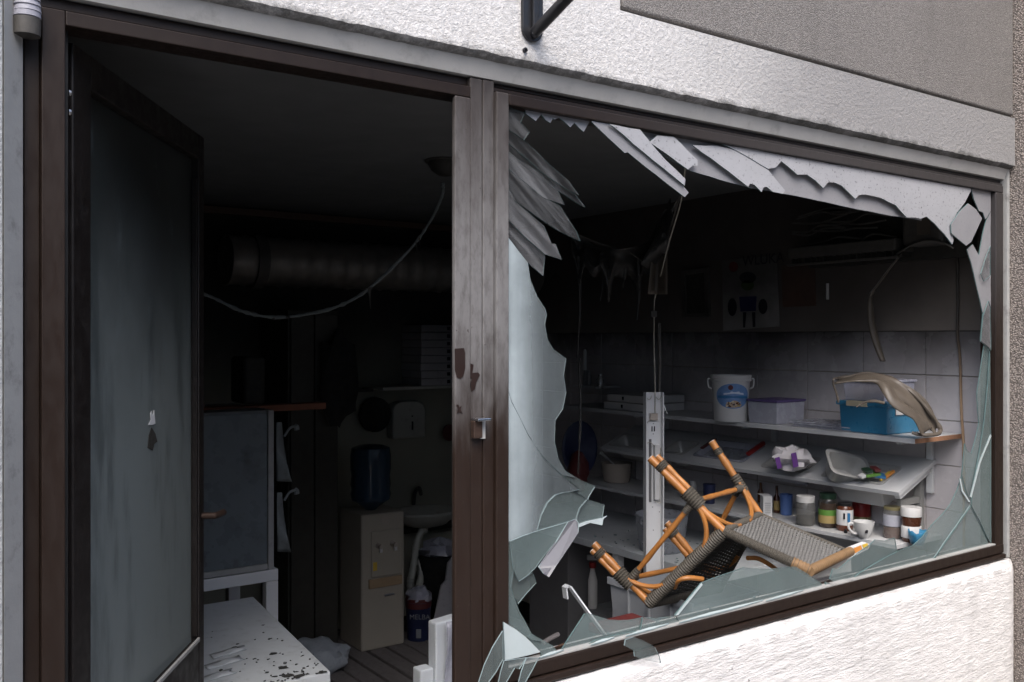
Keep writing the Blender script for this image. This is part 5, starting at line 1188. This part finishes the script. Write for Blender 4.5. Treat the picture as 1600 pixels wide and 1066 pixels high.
q = P(690, 1000, Y=3.2); tag(B().lathe([(.12,0),(.14,.40),(.15,.41),(.13,.41),(.11,.02)], (q.x, 3.22, .027), 20).build('waste_bin', M['black_void']), 'black waste bin behind the leaning boards', 'waste bin')
b = B(); b.sphere((q.x, 3.22, .46), .13, .12, .06, 14, 0, .6, 2); tag(b.build('bin_bag', M['clear_plastic']), 'crumpled clear bag filling the black waste bin', 'bag')
# foam packing by the door stile
fo = thing('foam_block', 'white foam packing block wrapped in film behind the door stile', 'foam block', P(692, 1040, Y=1.2))
a = P(681, 975, Y=1.15); c = P(705, 968, Y=1.2)
B().hexa([(a.x,1.15,0.03),(a.x+.25,1.2,0.03),(a.x+.25,1.26,0.03),(a.x,1.21,0.03),(a.x,1.15,a.z),(a.x+.25,1.2,a.z),(a.x+.25,1.26,a.z),(a.x,1.21,a.z)]).build('block', M['foam'], fo, bev=.008)
B().box(a.x-.06, a.x-.002, 1.16, 1.22, .03, P(668,1046,Y=1.16).z).build('foot', M['foam'], fo, bev=.006)
b = B(); b.grid(lambda u, v: Vector((a.x+.035+.06*u, 1.135-.01*math.sin(v*7+u*3), a.z+.006-.35*v)), 6, 12); b.build('film_wrap', M['clear_plastic'], fo, solid=.002, fix=False)
# wall shelf with pizza boxes, dispenser, strainer
ze = P(620, 604, Y=3.25).z; xa, xb = P(590, 604, Y=3.25).x, 3.42
ws = thing('back_shelf', 'thin white shelf on the back wall under the pizza carton stack', 'shelf', (3.1, 3.3, ze))
B().box(xa, xb, 3.18, 3.448, ze-.018, ze).build('shelf_board', M['white_sooted'], ws, bev=.001)
B().box(xa-.12, xa-.003, 3.30, 3.448, ze-.03, ze-.012).build('dark_stub', M['soot_dark'], ws)
xq = P(655, 550, Y=3.2).x
words = ['lowest', 'second', 'third', 'fourth', 'fifth', 'sixth', 'seventh', 'top']
for k in range(8):
    z = ze + .001 + k*.048; o = B().box(xq+rnd(0,.012), xb-.02, 3.19, 3.445, z, z+.045).build('pizza_box', M['paper_sooted'], None, bev=.003)
    tag(o, words[k] + ' sooty pizza box in the stack on the back shelf', 'pizza box', 'pizza boxes on the back shelf'); yv_ = P(701, 560, Y=3.19).x
    B().box(yv_-.012, yv_+.012, 3.188, 3.1895, z+.012, z+.034).build('vent_hole', M['ink_dark'], o)
c = P(640, 656, Y=3.36); hw = 29*depth(c)/FPX
td = thing('towel_dispenser', 'white rounded paper towel dispenser on the back wall', 'towel dispenser', c)
pts = [(-1,-1),(1,-1),(1,.55),(.85,.85),(.5,1),(-.5,1),(-.85,.85),(-1,.55)]
B().prism([(c.x+x*hw, 3.36, c.z+z*hw) for x, z in pts], (0,.088,0)).build('dispenser_case', M['white_sooted'], td, bev=.012, seg=3)
B().box(c.x+hw*.12, c.x+hw*.22, 3.357, 3.3595, c.z-hw*.55, c.z-hw*.1).build('window_slot', M['ink_dark'], td); B().box(c.x+hw*.12, c.x+hw*.2, 3.357, 3.3595, c.z+hw*.15, c.z+hw*.22).build('key_hole', M['ink_dark'], td)
c = P(585, 648, Y=3.40); r = 27*depth(c)/FPX
tag(B().lathe([(r,0),(r,.02),(r*.95,.024),(r*.6,.008),(.01,.004)], c, 26, ax=(Vector((1,0,0)), UP, Vector((0,-1,0)))).build('round_pan', M['black_void']), 'black round pan hanging on the back wall beside the towel dispenser', 'pan')
c = P(702, 676, Y=3.40); r = 13*depth(c)/FPX
tag(B().lathe([(r,0),(r,.012),(r*.7,.016),(.01,.018)], c, 18, ax=(Vector((1,0,0)), UP, Vector((0,-1,0)))).build('round_coaster', M['red_dull']), 'small dark red round mat on the back wall near the stile', 'mat')
# spiral duct
c0, c1 = P(352, 420, Y=3.15), P(720, 424, Y=3.15); zd = c1.z; rd = 33*depth(c1)/FPX
dt = thing('ventilation_duct', 'sooty spiral ventilation duct running under the ceiling', 'duct', (2.2, 3.15, zd))
x0, x1 = c0.x, XW-.02; nn = 80
B().tube([(x0+(x1-x0)*i/nn, 3.15, zd) for i in range(nn+1)], [rd*(1.05 if i % 4 == 0 else 1.0) for i in range(nn+1)], 24).build('duct_pipe', M['duct'], dt)
b = B(); b.lathe([(rd*1.12,0),(rd*1.12,.06),(rd*1.02,.06)], (x0+.14, 3.15, zd), 24, ax=(Vector((0,1,0)), UP, Vector((1,0,0)))); b.build('collar', M['soot_plastic'], dt)
tag(B().box(-.69, XW-.01, 3.40, 3.449, ZC-.05, ZC-.012).build('ceiling_batten', M['wood_dark']), 'thin scorched batten where back wall meets ceiling', 'batten')

# glass crumbs strewn along the inner sill and the worktop edge
random.seed(5); b = B()
for k in range(170):
    if k < 110: x, y, z = rnd(1.3, 3.5), rnd(.055, .19), .948
    else: x, y, z = rnd(WX+.02, WX+.4), rnd(.98, 1.9), ZW+.001
    r = rnd(.003, .010); a = rnd(0, 6)
    b.prism([(x+r*math.cos(a+j)*rnd(.5,1.3), y+r*math.sin(a+j)*rnd(.5,1.3), z) for j in (0, 1.9, 3.8)], (rnd(-.002,.002), 0, rnd(.002,.006)))
tag(stuff(b.build('glass_crumbs', M['g_edge_lit'])), 'small crumbs of broken glass strewn on the inner sill and worktop', 'glass crumbs')
